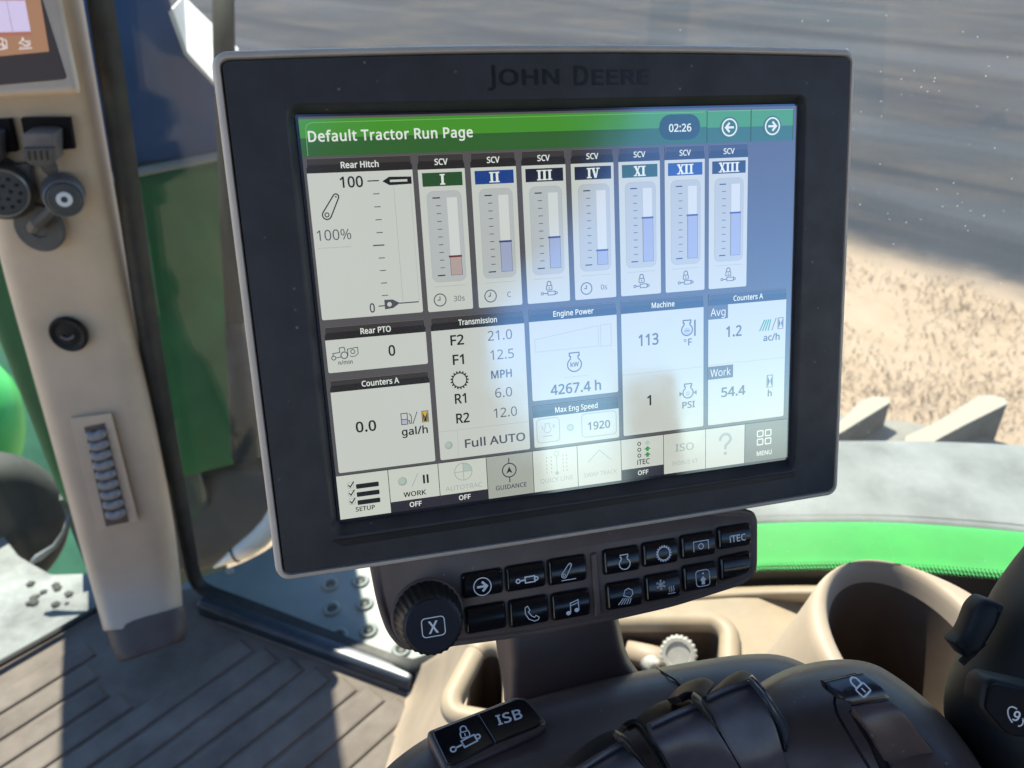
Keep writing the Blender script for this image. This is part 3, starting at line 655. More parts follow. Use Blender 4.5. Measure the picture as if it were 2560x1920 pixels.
# title bar
L = lay()
L.rect(0, 4, 796, 36, G1); L.rect(0, 36, 796, 67, G2)
L.line([(10, 66), (11, 20), (14, 13), (22, 10), (690, 8), (790, 8)], 1.2, G3, 1)
L.rect(794.6, 6, 796.2, 67, GD, 1)
L.text('Default Tractor Run Page', 12, 42, 17.5, TW, 2, True, width=303, space=.03)
L.emit_part(disp, 'title_bar', scr)
L = lay()
L.rect(691, 11, 780, 59, GD, 1, 23); L.text('02:26', 736, 43.5, 14, TW, 2, True, 'c', 50)
L.emit_part(disp, 'clock', scr)
for x0, x1, cx, sg in ((796.6, 894, 845, -1), (895.6, 992, 943, 1)):
    L = lay()
    L.rect(x0, 6, x1, 38, G1); L.rect(x0, 38, x1, 67, G2); L.rect(x0, 6, x1, 7.4, G3, 1)
    L.rect(x1 - 1, 6, x1, 67, GD, 1)
    L.disc(cx, 39, 21, G2, 1); sy_arrow(L, cx, 38.5, 16, TW, 2, sg, .19)
    L.emit_part(disp, 'arrow_button', scr)
def tile(L, u0, u1, v0, v1, title, hh=26, tw=None, cap=10.5, soft=False):
    L.poly(rpoly([(u0, v0 + hh), (u0, v0), (u1, v0), (u1, v0 + hh)], [0, 4, 4, 0]), HD)
    L.rect(u0 + 1, v0 + 1, u1 - 1, v0 + hh * .45, HM, .5)
    L.line([(u0 + 1, v0 + hh * .6), (u0 + 1, v0 + 3), (u0 + 3, v0 + .8), (u1 - 3, v0 + .8), (u1 - 1, v0 + 3), (u1 - 1, v0 + hh * .6)], 1.2, HE, 1)
    L.text(title, (u0 + u1) / 2, v0 + hh / 2 + cap * .55, cap, TW, 2, True, 'c', tw)
    L.poly(rpoly([(u0, v0 + hh), (u1, v0 + hh), (u1, v1), (u0, v1)], [0, 0, 4, 4]), W)
# rear hitch tile
L = lay(); tile(L, 5, 195, 70, 358, 'Rear Hitch', tw=70)
L.text('100', 60, 122.5, 18.5, K, 1, True, width=44)
L.rect(111, 112, 132, 114, K, 1)
L.poly([(138, 114.5), (151, 107), (192, 108), (192, 121), (151, 122)], K, 1); L.rect(152, 112.5, 184, 116.5, W, 2)
for i in range(9):
    v = 136 + i * 23.1
    if i == 4: L.rect(111, 227, 132, 229.4, KG, 1)
    else: L.rect(119.5, v - .8, 131, v + .8, KG, 1)
L.rect(157.6, 124, 158.6, 337, LG, 1); L.rect(188.6, 124, 189.4, 337, LG, 1)
sy_link(L, 33, 169, 52, 138, 8, 5, K, 1, 2.2)
L.text('100%', 9, 214, 18.5, KG, 1, False, width=65)
L.rect(11, 226.8, 71, 227.8, LG, 1)
L.text('0', 94, 350.5, 16.5, KG, 1, True, width=11)
L.rect(111, 339, 124, 341, KG, 1)
L.poly([(123, 329), (139, 329.5), (152, 337), (139, 345.5), (123, 347)], KG, 1); L.disc(132, 338, 4.3, W, 2)
L.rect(150, 336.4, 188, 338.6, KG, 1)
L.emit_part(disp, 'hitch_tile', scr)
# seven valve gauges
def numeral(L, s, cx, v, h, mat, z):
    wd = {'I': 10.5, 'V': 16, 'X': 15}
    tot = sum(wd[c] for c in s); x = cx - tot / 2
    t, b = v - h, v
    for c in s:
        w = wd[c]; c0 = x + w / 2
        if c == 'I':
            L.rect(c0 - 2.3, t, c0 + 2.3, b, mat, z)
            for q in (t, b - 2.2): L.rect(c0 - 4.8, q, c0 + 4.8, q + 2.2, mat, z + .3)
        elif c == 'V':
            L.line([(x + 2.8, t), (c0, b - .4)], 4.4, mat, z); L.line([(x + w - 3, t), (c0 + .6, b - .4)], 2.4, mat, z + .3)
            for q in (x + 2.8, x + w - 3): L.rect(q - 4, t, q + 4, t + 2.1, mat, z + .6)
        else:
            L.line([(x + 2.6, t), (x + w - 2.6, b)], 4.2, mat, z); L.line([(x + w - 3, t), (x + 2.8, b)], 2.4, mat, z + .3)
            for q, yy in ((x + 3, t), (x + w - 3, t), (x + 3, b - 2.1), (x + w - 3, b - 2.1)): L.rect(q - 3.6, yy, q + 3.6, yy + 2.1, mat, z + .6)
        x += w
gauges = [(205, 'I', BGR, 257, '30s'), (305, 'II', BBL, 235, 'C'), (404.5, 'III', BBK, 233, None), (504, 'IV', BBK, 264, '0s'), (603, 'XI', BGR, 206, None), (702, 'XII', BBL, 206, None), (800, 'XIII', BBK, 206, None)]
for u, num, bm_, fill, note in gauges:
    L = lay(); tile(L, u, u + 88.5, 70, 359, 'SCV', 27, 25)
    L.rect(u + 7, 103, u + 83, 127.5, bm_, 1); numeral(L, num, u + 45, 125, 19, TW, 2)
    L.rect(u + 12.5, 136, u + 79, 304, LG, 1, 12); L.rect(u + 13.5, 137, u + 78, 303, W2, 1.5, 11)
    L.rect(u + 49, 148, u + 73, 292, W2, 2); L.rect(u + 50.5, 148.5, u + 70, fill, W3, 2.5)
    for i in range(11):
        v = 148.4 + i * 14.3
        if i in (0, 10): L.rect(u + 23.5, v - 1.1, u + 38, v + 1.1, K, 2)
        else: L.rect(u + 29.5, v - .7, u + 38, v + .7, KG, 2)
    f, c = (FR, CR) if num == 'I' else (FB, CB)
    L.rect(u + 49, fill, u + 72, 292.5, KG, 3); L.rect(u + 49.8, fill, u + 71.2, 291.8, f, 3.4); L.rect(u + 47, fill - 1.8, u + 72.5, fill + 1.8, c, 3.8)
    L.rect(u + 15, 311.6, u + 76, 312.6, LG, 1)
    if note:
        sy_clock(L, u + 24.5, 337.5, 11.5, KG, 1); L.text(note, u + 62, 342, 10, KG, 1, False, 'c')
    else:
        sy_lock(L, u + 45.5, 326, 10.5, KG, 1); sy_cyl(L, u + 28, u + 62, 341, 9.5, KG, 1)
    L.emit_part(disp, 'gauge_tile', scr)
# rear shaft tile
L = lay(); tile(L, 6.5, 197, 371, 458, 'Rear PTO', 25, 59)
L.text('0', 122, 435.5, 19.5, K, 1, True, width=14.5)
L.ring(40 - 21, 430, 3.8, 1.6, KG, 1, n=12); L.ring(39, 426.5, 6.3, 1.9, KG, 1.2, n=16)
L.line([(19, 425.5), (18, 421.5), (31, 420.5), (31, 412), (40, 411.5), (41.5, 419)], 1.6, KG, 1); L.line([(23, 430.5), (33, 429)], 1.5, KG, 1)
L.line([(46, 428), (46, 415.5), (65, 413.5), (65, 427)], 1.5, KG, 1); sy_gear(L, 55.5, 421, 4.6, KG, 1.4, 8, .3); L.ring(55.5, 421, 9.5, 1.3, KG, 1.4, 30, 130, 14)
L.text('n/min', 26, 443.5, 7.3, KG, 1, True, width=28)
L.emit_part(disp, 'value_tile', scr)
L = lay(); tile(L, 6.5, 197, 472, 655, 'Counters A', 23.5, 72)
L.text('0.0', 46.5, 578, 20, K, 1, True, width=41)
sy_pump(L, 136, 573, 22, KG, 1, .075); L.rect(137.2, 564, 147, 572, LB, .8); L.line([(158, 574), (168, 550)], 1.6, KG, 1)
sy_hourglass(L, 176.5, 550, 190, 573, KG, K, YL, 1)
L.text('gal/h', 134, 595, 14.5, K, 1, True, width=54)
L.emit_part(disp, 'value_tile', scr)
# transmission tile
L = lay(); tile(L, 207.5, 395, 370, 655, 'Transmission', 26, 78)
for t, v, s in (('F2', 426.5, 0), ('F1', 465, 2), ('R1', 543, 1), ('R2', 583, 1)): L.text(t, 242 + s, v, 19, K, 1, True, width=30)
for t, u, v in (('21.0', 318, 424.5), ('12.5', 320, 463), ('6.0', 326, 540), ('12.0', 320, 581)): L.text(t, u, v, 19, KG, 1, False, width=38 if len(t) == 3 else 52)
sy_gear(L, 257, 496.5, 17.5, K, 1, 17, .13)
L.text('MPH', 320, 500.5, 15.5, KG, 1, True, width=46)
L.rect(208, 596, 394, 597, LG, 1); L.rect(244.6, 597, 245.4, 654, LG, 1)
L.disc(226, 626, 8, DIS, 1); L.disc(225, 625, 5.5, SG, 2)
L.text('Full AUTO', 257, 635, 16.5, KG, 1, True, width=130)
L.emit_part(disp, 'transmission_tile', scr)
# engine power tile
L = lay(); tile(L, 405, 592, 369.5, 556, 'Engine Power', 25.5, 87)
L.line([(415, 431), (551, 414), (551, 456), (415, 456)], 1, LG, 1, True); L.line([(556, 413), (579, 413), (579, 457), (556, 457)], 1, LG, 1, True)
sy_engine(L, 497.5, 489, 15, KG, 1, .16); L.text('kW', 497.5, 493, 9, KG, 1.5, True, 'c', 19)
L.rect(473, 513.6, 527, 514.4, LG, 1)
L.text('4267.4 h', 444, 547, 20, KG, 1, True, width=112)
L.emit_part(disp, 'power_tile', scr)
L = lay(); tile(L, 404.5, 592, 566, 654, 'Max Eng Speed', 25, 95)
for a, b in ((411, 460), (509, 586)):
    L.line(rrect(a, 595, b, 645, 8, 4), 1.6, DIS, 1, True)
sy_engine(L, 434, 618, 7.5, DIS, 1, .2); L.text('1', 420, 618, 8, DIS, 1, True); L.text('6', 445, 616, 7, DIS, 1, True); L.rect(424, 631, 444, 633, DIS, 1)
L.disc(484, 620, 7.5, DIS, 1); L.disc(483, 619, 5.3, SG, 2)
L.text('1920', 521, 630, 16, KG, 1, True, width=52)
L.emit_part(disp, 'speed_tile', scr)
# machine tile
L = lay(); tile(L, 602, 788.5, 369, 653, 'Machine', 26, 53)
L.rect(602, 521.6, 788.5, 522.4, LG, 1)
L.text('113', 638, 464, 23, KG, 1, True, width=48); L.text('1', 655, 592, 21, K, 1, True)
sy_engine(L, 750, 440, 12.5, KG, 1, .2); L.disc(750, 443, 8, LB, .8); L.rect(744, 441, 756, 442.4, KG, 1.5); L.rect(766.5, 420, 770, 454, KG, 1)
L.ring(745.5, 462, 2.6, 1.3, KG, 1, n=12); L.text('F', 751, 473, 14, KG, 1, True)
sy_engine(L, 752, 575, 12, KG, 1, .2); L.disc(752, 577, 5.5, LB, .8); L.line([(737, 576), (733, 573), (733, 579)], 2, KG, 1, True); L.line([(767, 576), (771, 573), (771, 579)], 2, KG, 1, True)
L.text('PSI', 737, 608, 13.5, KG, 1, True, width=32)
L.emit_part(disp, 'machine_tile', scr)
L = lay(); tile(L, 799.5, 986, 369.5, 653, 'Counters A', 24.5, 71)
L.rect(799.5, 394, 845.5, 423, BG, 1); L.text('Avg', 804, 416, 16, TW, 2, False, width=37)
L.rect(799.5, 524, 859, 552, BG, 1); L.text('Work', 804, 546, 16, TW, 2, False, width=49)
L.text('1.2', 840, 463, 22, KG, 1, True, width=40); L.text('54.4', 830, 593, 20, KG, 1, True, width=60)
for i in range(4): L.line([(922 + i * 7, 458), (934 + i * 5, 434)], 2.6, HG, 1)
L.line([(952, 458), (962, 432)], 1.6, KG, 1)
sy_hourglass(L, 966, 432, 980, 457, KG, W, W, 1); L.text('ac/h', 931, 480, 14, KG, 1, True, width=42)
sy_hourglass(L, 942, 556, 957, 584, KG, W, W, 1); L.text('h', 944, 604, 14, KG, 1, True)
L.rect(799.5, 520, 986, 520.8, LG, 1)
L.emit_part(disp, 'counter_tile', scr)
# shortcut bar
edges = [0, 101, 201.5, 301, 399.5, 497, 595.5, 694, 794, 890, 997]
for i in range(10):
    a, b = edges[i], edges[i + 1]; c = (a + b) / 2
    L = lay()
    L.rect(a, 660, b, 750, K, 0); L.rect(a + .4, 661, b - .9, 749.5, {3: TB2, 9: MG}.get(i, TB), .5)
    if i == 0:
        for q in range(3):
            v = 681 + q * 16.6
            L.line(rrect(20.5, v - 5, 32, v + 7, 2, 2), 1, DIS, 1, True)
            L.line([(22, v), (25.5, v + 4.5), (33, v - 6)], 2.2, K, 1.5)
            L.poly(rrect(36.5, v + .5, 81, v + 10, 1.5, 2), K, 1)
        L.text('SETUP', 31, 737, 8.6, K, 1, True, width=39)
    elif i == 1:
        L.disc(128, 688, 9, DIS, 1); L.disc(127, 687, 6.5, SG, 1.5); L.line([(146, 701), (160, 675)], 1.5, DIS, 1)
        L.rect(169, 680, 173, 698, K, 1); L.rect(176.5, 680, 180.5, 698, K, 1)
        L.text('WORK', 128, 721, 9.6, K, 1, True, width=45)
        L.rect(a + .4, 728, b - .9, 749.5, DT, 1); L.text('OFF', c - 1, 743, 9.6, TW, 2, True, 'c', 25)
    elif i == 2:
        L.ring(252, 684, 18, 1.6, DIS, 1); L.rect(251.3, 666, 252.7, 702, DIS, 1); L.rect(234, 683.3, 270, 684.7, DIS, 1)
        L.poly([(252.7, 683.3)] + [(252.7 + 16.5 * math.cos(-math.pi / 2 * q / 8), 683.3 + 16.5 * math.sin(-math.pi / 2 * q / 8)) for q in range(9)], SG, .8)
        L.text('AUTOTRAC', 213, 721, 9.8, DIS, 1, False, width=77)
        L.rect(a + .4, 728, b - .9, 749.5, DT, 1); L.text('OFF', c, 743, 9.6, TW, 2, True, 'c', 25)
    elif i == 3:
        L.ring(348, 694, 14.5, 2.2, K, 1); L.rect(347, 668, 349, 680, K, 1); L.rect(347, 708, 349, 720, K, 1)
        L.poly([(348, 686), (354.5, 701), (348, 697), (341.5, 701)], K, 1)
        for q in (324, 331, 366, 373): L.rect(q, 681, q + 1.3, 706, DIS, 1)
        L.text('GUIDANCE', 317, 733.5, 9.2, KG, 1, True, width=67)
    elif i == 4:
        L.ring(451, 672, 5, 1.3, DIS, 1); L.line([(451, 677), (451, 712)], 1.3, DIS, 1); L.disc(451, 714, 4, DIS, 1)
        for q in (428, 438, 464, 472):
            for w_ in range(5): L.rect(q, 676 + w_ * 8, q + 2, 680 + w_ * 8, DIS, 1)
        L.text('QUICK LINE', 413, 732, 9.2, DIS, 1, False, width=73)
    elif i == 5:
        L.line([(520, 700), (546, 676), (572, 700)], 1.5, DIS, 1)
        L.text('SWAP TRACK', 509, 732, 9.2, DIS, 1, False, width=76)
    elif i == 6:
        for q in range(3):
            L.ring(637, 674 + q * 13, 3.6, 1.8, K, 1, n=14)
            cc = SG if q == 0 else GT
            v = 668 + q * 13
            L.poly([(656, v), (664, v + 7), (659, v + 7), (659, v + 11), (653, v + 11), (653, v + 7), (648, v + 7)], cc, 1)
        L.text('iTEC', 631, 720, 11, K, 1, True, width=30)
        L.rect(a + .4, 727, b - .9, 749.5, DT, 1); L.text('OFF', c, 743, 9.6, TW, 2, True, 'c', 25)
    elif i == 7:
        L.text('ISO', c, 702, 16, DIS, 1, True, 'c', 46); L.text('ISOBUS VT', c, 733, 9, DIS, 1, False, 'c', 62)
    elif i == 8:
        L.line([(c - 13 * math.cos(t), 690 - 13 * math.sin(t)) for t in [math.radians(-5 + 19 * q) for q in range(11)]] + [(c + 8, 697), (c + 1, 703), (c, 712)], 6, DIS, 1); L.disc(c, 721, 4, DIS, 1)
    else:
        for dx in (0, 20):
            for dy in (0, 19): L.line(rrect(921 + dx, 680 + dy, 935 + dx, 693 + dy, 1.5, 2), 2.6, TW, 1, True)
        L.text('MENU', 919, 737, 10, TW, 1, True, width=40)
    L.emit_part(disp, 'shortcut_button', scr)

# ------------------------------------------------------------------ the key panel below it
dl = math.radians(10)
PN = (MN * math.cos(dl) + MY * math.sin(dl)).normalized(); PY = PN.cross(MX).normalized()
PO = MT - MY * (SV * 850) - MN * .002
FP = Frame(PO, MX, PY, PN, .001, .001)
m_panel = plastic('brown_grey_plastic', (0.105, 0.073, 0.062), 0.45, 0.35, var=0.12, vscale=60, bump=0.2, bscale=2200, specks=240)
m_key = plastic('gloss_black_key', (0.006, 0.006, 0.008), 0.2, 0.55, coat=0.0, bump=0.04, bscale=1500)
m_mark = plastic('white_print', (0.62, 0.63, 0.66), 0.45)
m_knob = plastic('black_knob_rubber', (0.008, 0.008, 0.009), 0.45, 0.4, var=0.2, vscale=300)
pan = Thing('key_panel', 'brown panel of fourteen black symbol keys with a rotary dial at its left end', 'keypad', FP.p(100, 40, -.02))
PP = [(9.5, -6), (10.6, 7), (11.7, 20.6), (14.6, 33), (20, 41.2), (28, 43.2), (62, 45), (85, 45.9), (119, 45.6), (149, 44.4), (186, 39.9), (193, 36), (194.6, 31), (196.6, 9), (195, 5), (189, 2.5), (140, -6)]
PP = rpoly(PP, [1, 3, 8, 8, 8, 4, 9, 9, 9, 9, 5, 4, 6, 4, 3, 4, 2], 5)
g = Geo()
g.rings(FP, [(inset(PP, 7), -.024), (inset(PP, 2.5), -.02), (inset(PP, .3), -.012), (PP, -.008), (PP, -.0012), (inset(PP, .5), -.0003), (inset(PP, 1.1), 0), (inset(PP, 2.6), 0), (inset(PP, 3.1), -.0007), (inset(PP, 4.2), -.0007), (inset(PP, 4.8), .0001)], m_panel)
b = g.part(pan, 'panel_body'); b.data.shade_smooth(); mod_bevel(b, .0002, 1, 60)
g = Geo()
g.slab(FP, rpoly([(109.6, 12.4), (112.6, 11.8), (112.2, 41.2), (108.9, 41.8)], 1.2), -.001, .0016, m_panel, .001)
g.part(pan, 'divider_rib', smooth=False)
keys = {'A1': (49.2, 12.2, 18.2, 10.7), 'A2': (69.1, 12.2, 18.1, 11), 'A3': (88.9, 12.1, 18, 11.5), 'B1': (49.2, 27.4, 18.1, 11.5), 'B2': (69.1, 27.6, 18, 12), 'B3': (89, 27.9, 18, 12),
        'C1': (115.6, 11.8, 17.5, 11.2), 'C2': (135, 11.5, 17.5, 10.9), 'C3': (154.5, 10.9, 17.5, 10.8), 'C4': (173.8, 9.8, 17.4, 10.3), 'D1': (115.6, 27.6, 17.3, 12), 'D2': (134.9, 26.9, 17.5, 12), 'D3': (154.3, 25.4, 17.4, 12), 'D4': (173.8, 24, 16.2, 10.3)}
for kn, (x, y, w, h) in keys.items():
    dx = -.45
    o0 = rpoly([(x, y), (x + w, y + .05), (x + w + dx, y + h), (x + dx, y + h - .1)], 1.5, 3)
    if kn == 'D4': o0 = rpoly([(x, y), (x + w, y - .6), (x + w - 1, y + h - .6), (x + dx, y + h + .9)], [1.5, 1.5, 5, 1.5], 4)
    g = Geo()
    # a dark well, then a key whose face is gently domed across its height
    g.rings(FP, [(inset(o0, -.55), -.0008), (inset(o0, -.55), .00025), (inset(o0, -.2), .00025)], m_slot, True, True)
    n = len(o0)
    loops = [(o0, 0), (o0, .0012), (inset(o0, .35), .0019), (inset(o0, .9), .0022)]
    g.rings(FP, loops, m_key, True, False)
    rows = []
    cx0, cx1, cy0, cy1 = x + .9 + dx * .1, x + w - .9 + dx, y + .9, y + h - .9
    for i in range(13):
        t = i / 12
        yy = cy0 + (cy1 - cy0) * t
        sh = dx * (t - .1)
        hh = .0021 + .0011 * (math.sin(math.pi * t) ** .8)
        cut = (.9 * abs(2 * t - 1) ** 6)
        xe = cx1 - dx + sh - (1.6 * t * t if kn == 'D4' else 0)
        rows.append([FP.p(x + .9 + sh + cut, yy, hh), FP.p((x + x + w) / 2 + sh, yy, hh + .0001), FP.p(xe - cut, yy, hh)])
    g.ridge(rows, m_key)
    ko = g.part(pan, 'key', smooth=False)
    mod_bevel(ko, .00015, 2, 40)
    L = Lay(FP, .0034)
    if kn == 'A1': sy_arrow(L, 57.6, 18.2, 3.9, m_mark, 0, 1, .12)
    elif kn == 'A2': sy_cyl(L, 72.9, 83, 18.5, 3.4, m_mark)
    elif kn == 'A3': sy_link(L, 95.4, 19.3, 98.5, 15, 1.25, .75, m_mark, 0, .34); L.rect(93.9, 21.4, 100.8, 21.75, m_mark)
    elif kn == 'B2':
        L.line([(75.9, 30.9), (77.1, 30.4), (78, 32.4), (77.2, 33), (78.5, 35), (79.9, 35.9), (80.5, 35.1), (82, 36.3), (81.4, 37.3), (79.6, 37.6), (77.2, 36.3), (75.7, 33.6)], .36, m_mark, 0, True)
    elif kn == 'B3':
        L.disc(95.8, 36.8, 1.15, m_mark, 0, .95); L.disc(99.8, 36, 1.15, m_mark, 0, .95)
        L.line([(96.8, 36.8), (97, 32.4), (100.8, 31.4), (100.8, 36)], .4, m_mark, .3); L.line([(97, 33.6), (100.8, 32.6)], .3, m_mark, .5)
    elif kn == 'C1': sy_engine(L, 124.7, 18.7, 2.65, m_mark, 0, .17)
    elif kn == 'C2': sy_gear(L, 144.4, 16.9, 3.7, m_mark, 0, 18, .11)
    elif kn == 'C3': L.line([(159.7, 18.6), (159.8, 13.9), (167.4, 13.9), (167.3, 18.3)], .35, m_mark); sy_gear(L, 163.5, 16.4, 1.5, m_mark, .3, 8, .25)
    elif kn == 'C4': L.text('iTEC', 178.4, 16.9, 3.1, m_mark, 0, True, width=8.8)
    elif kn == 'D1':
        L.line([(122.8, 33.4), (123.6, 31), (125.4, 30.3), (127.2, 31.4), (127.4, 33.2), (126, 34.6)], .4, m_mark, 0, True)
        for i in range(5): L.line([(122.6 + i * .95, 34.5 + i * .15), (119.9 + i * 1.35, 37.2 + .1 * i)], .36, m_mark)
    elif kn == 'D2':
        for i in range(6):
            a = math.pi / 3 * i + math.pi / 6; c, s_ = math.cos(a), math.sin(a)
            L.line([(141.6, 31.3), (141.6 + 2.5 * c, 31.3 + 2.5 * s_)], .26, m_mark, .1 * i)
            for q in (-.5, .5): L.line([(141.6 + 1.5 * c, 31.3 + 1.5 * s_), (141.6 + 2.2 * math.cos(a + q * .6), 31.3 + 2.2 * math.sin(a + q * .6))], .22, m_mark, .1 * i)
        L.ring(141.6, 31.3, 1.1, .22, m_mark, .8, n=6)
        for i in range(3): L.line([(145.4 + i * 1.1, 35.4), (146 + i * 1.1, 34.4), (145.4 + i * 1.1, 33.6), (146 + i * 1.1, 32.6)], .28, m_mark)
        L.rect(144.8, 36, 148.6, 36.3, m_mark)
    elif kn == 'D3':
        L.line(rrect(159.6, 27.8, 166.6, 35.4, 1.6, 4), .38, m_mark, 0, True)
        L.disc(163.3, 29.4, .5, m_mark, .2); L.poly([(163.2, 30.6), (164.9, 32.6), (164, 32.6), (164, 34.6), (162.3, 34.6), (162.3, 32.6), (161.4, 32.6)], m_mark, .2)
    if L.v: L.emit_part(pan, 'symbol', ko)
# rotary dial
g = Geo()
kc = FP.p(32.8, 27.4)
teeth = 56
def cog(r, d):
    return [(r + (d if (i % 4) in (0, 1) else 0)) for i in range(teeth * 4 // 2)]
def coglathe(g, prof, mat):
    n = 112; vs_, fs = [], []
    for r, d, h in prof:
        for i in range(n):
            a = 2 * math.pi * i / n; q = r + (d if i % 4 < 2 else 0)
            vs_.append(FP.p(32.8 + q * math.cos(a), 27.4 + q * math.sin(a), h))
    for k in range(len(prof) - 1):
        for i in range(n):
            j = (i + 1) % n
            fs.append((k * n + i, k * n + j, (k + 1) * n + j, (k + 1) * n + i))
    fs.append(tuple((len(prof) - 1) * n + i for i in range(n)))
    g.add(vs_, fs, mat)
g.lathe(kc, PN, [(.0162, -.001), (.0162, .0004), (.0155, .0009), (.0150, .0009)], m_panel, 48)
coglathe(g, [(14.6, .5, .0005), (14.4, .5, .003), (12.9, .45, .012), (12.6, .4, .0145), (12.1, .2, .0153), (11.7, 0, .0155)], m_knob)
dial = g.part(pan, 'rotary_dial', fix=False); recalc(dial); mod_bevel(dial, .0002, 1, 50)
g = Geo()
g.lathe(kc, PN, [(.0116, .014), (.0116, .0157), (.0112, .0161), (.0, .0163)][:3], plastic('dial_cap', (0.005, 0.005, 0.012), 0.35, 0.35, var=.3, vscale=120), 56)
cap_ = g.part(pan, 'dial_cap', dial, smooth=False)
L = Lay(FP, .0164)
L.line(rrect(28.2, 23.6, 37.8, 31.6, 1.6, 5), .42, m_mark, 0, True)
L.text('X', 33, 30.2, 5.0, m_mark, 0, True, 'c', 3.9)
L.emit_part(pan, 'dial_symbol', dial)
# ------------------------------------------------------------------ inside the cab
m_arm = plastic('dark_brown_plastic', (0.085, 0.056, 0.047), 0.45, 0.45, var=0.15, vscale=25, bump=0.25, bscale=1800)
m_rest = plastic('charcoal_brown_plastic', (0.064, 0.045, 0.042), 0.40, 0.45, var=0.15, vscale=25, bump=0.3, bscale=1300, specks=200)
m_gloss = plastic('gloss_dark_plastic', (0.058, 0.052, 0.062), 0.36, 0.5, bump=0.05, bscale=900, var=0.2, vscale=90)
m_navyg = plastic('navy_black_plastic', (0.005, 0.006, 0.009), 0.55, 0.3, bump=0.08, bscale=1200)
m_blueg = plastic('gloss_slate_plastic', (0.035, 0.042, 0.055), 0.22, 0.6)
m_olive = plastic('dark_rail_plastic', (0.022, 0.019, 0.016), 0.42, 0.4, bump=0.15, bscale=1500)
m_black = plastic('matt_black', (0.004, 0.004, 0.006), 0.6, 0.12)
m_beige = plastic('beige_trim', (0.33, 0.265, 0.20), 0.5, 0.35, var=0.10, vscale=9, bump=0.2, bscale=900)
m_cream = plastic('cream_trim', (0.29, 0.232, 0.16), 0.5, 0.35, var=0.12, vscale=14, bump=0.25, bscale=700)
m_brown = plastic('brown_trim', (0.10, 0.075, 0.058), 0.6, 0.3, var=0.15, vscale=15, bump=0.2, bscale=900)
m_mat = plastic('dusty_rubber_mat', (0.132, 0.112, 0.096), 0.75, 0.3, var=0.25, vscale=11, bump=0.3, bscale=600, detail=8)
m_seal = plastic('rubber_seal', (0.022, 0.023, 0.022), 0.55, 0.4, var=0.3, vscale=30)
m_white = plastic('white_plastic', (0.33, 0.32, 0.285), 0.5, 0.4, var=0.1, vscale=60)

def crom(P, k):                           # a smooth curve through points, k steps between each two
    out = []
    n = len(P)
    for i in range(n - 1):
        a, b, c, d = P[max(i - 1, 0)], P[i], P[i + 1], P[min(i + 2, n - 1)]
        for j in range(k):
            t = j / k
            out.append(.5 * ((2 * b) + (c - a) * t + (2 * a - 5 * b + 4 * c - d) * t * t + (3 * b - a - 3 * c + d) * t ** 3))
    out.append(P[-1])
    return out
def patch(T, name, rows, mat, thick=.01, k=4, under=None, top=None, conv=None, label=None, bev=.0006):
    """a smooth skin through rows of (px, py, height) points, given a thickness downwards"""
    R = [[onz(*(conv(p[0], p[1]) if conv else p[:2]), p[2]) for p in r] for r in rows]
    R = [crom(r, k) for r in R]
    Cc = [crom(list(c), k) for c in zip(*R)]
    R = [list(r) for r in zip(*Cc)]
    g = Geo(); g.ridge(R, mat)
    o = g.part(T, name, under, label=label, fix=False) if T else g.top(name, *top, fix=False)
    s = sum(1 if p.normal.dot(CAM - (p.center + (T.origin if T else o.location))) > 0 else -1 for p in o.data.polygons)
    if s < 0: o.data.flip_normals()
    for p in o.data.polygons: p.use_smooth = True
    mod_solid(o, thick)
    if bev: mod_bevel(o, bev, 2, 50)
    return o
def cz2(x, y): return ((1960 + .3014 * x) / 1.1573, (1420 + .3014 * y) / 1.1573)
def cL(x, y): return ((1360 + .31646 * x) / 1.1573, (1600 + .31646 * y) / 1.1573)
def c3(x, y): return ((960 + .36166 * x) / 1.1573, (1480 + .36166 * y) / 1.1573)
def c4(x, y): return ((1460 + .31646 * x) / 1.1573, (1360 + .31646 * y) / 1.1573)

# support arm between key panel and armrest
g = Geo()
rows = []
for (xl, xf, xr, y, d) in ((1062, 1104, 1322, 1300, .384), (1066, 1105, 1329, 1345, .386), (1073, 1107, 1341, 1400, .388), (1079, 1108, 1354, 1432, .389), (1084, 1104, 1376, 1462, .390), (1088, 1104, 1400, 1490, .391), (1090, 1104, 1420, 1530, .392)):
    rows.append([at(xf, y, d), at(xr, y, d + .006), at(xr + 8, y - 6, d + .05), at(xl + 4, y - 6, d + .05), at(xl, y, d + .018)])
g.ridge(rows, m_arm, True)
b = len(g.v); g.f.append([0, 1, 2, 3, 4]); g.m.append(0); g.f.append([b - 1, b - 2, b - 3, b - 4, b - 5]); g.m.append(0)
arm = g.top('support_arm', 'brown upright arm joining the key panel to the armrest', 'arm', onz(1230, 1480, .7))
mod_bevel(arm, .004, 3, 40)

rest = Thing('armrest_console', 'dark brown armrest console with black paddle levers and a lock rocker', 'armrest', onz(1450, 1600, .55))
crest = [(760, 1760), (812, 1690), (838, 1655), (880, 1620), (930, 1588), (985, 1562), (1040, 1543), (1160, 1505), (1280, 1472), (1400, 1446), (1500, 1428), (1600, 1414), (1680, 1414), (1745, 1437), (1800, 1480)]
rows = []
for dy, z, sx in ((70, .50, 0), (12, .66, 0), (1, .705, 0), (4, .722, 4), (22, .732, 8), (90, .736, 14), (220, .738, 24), (420, .70, 30)):
    rows.append([(x + sx * (1 if x < 1000 else 0), y + dy, z) for x, y in crest])
patch(rest, 'console_body', rows, m_rest, .012, 4)
pod = [(1540, 1600), (1580, 1530), (1625, 1487), (1690, 1449), (1760, 1430), (1825, 1424), (1880, 1432), (1926, 1455), (1990, 1502), (2050, 1560), (2110, 1640), (2160, 1730)]
rows = []
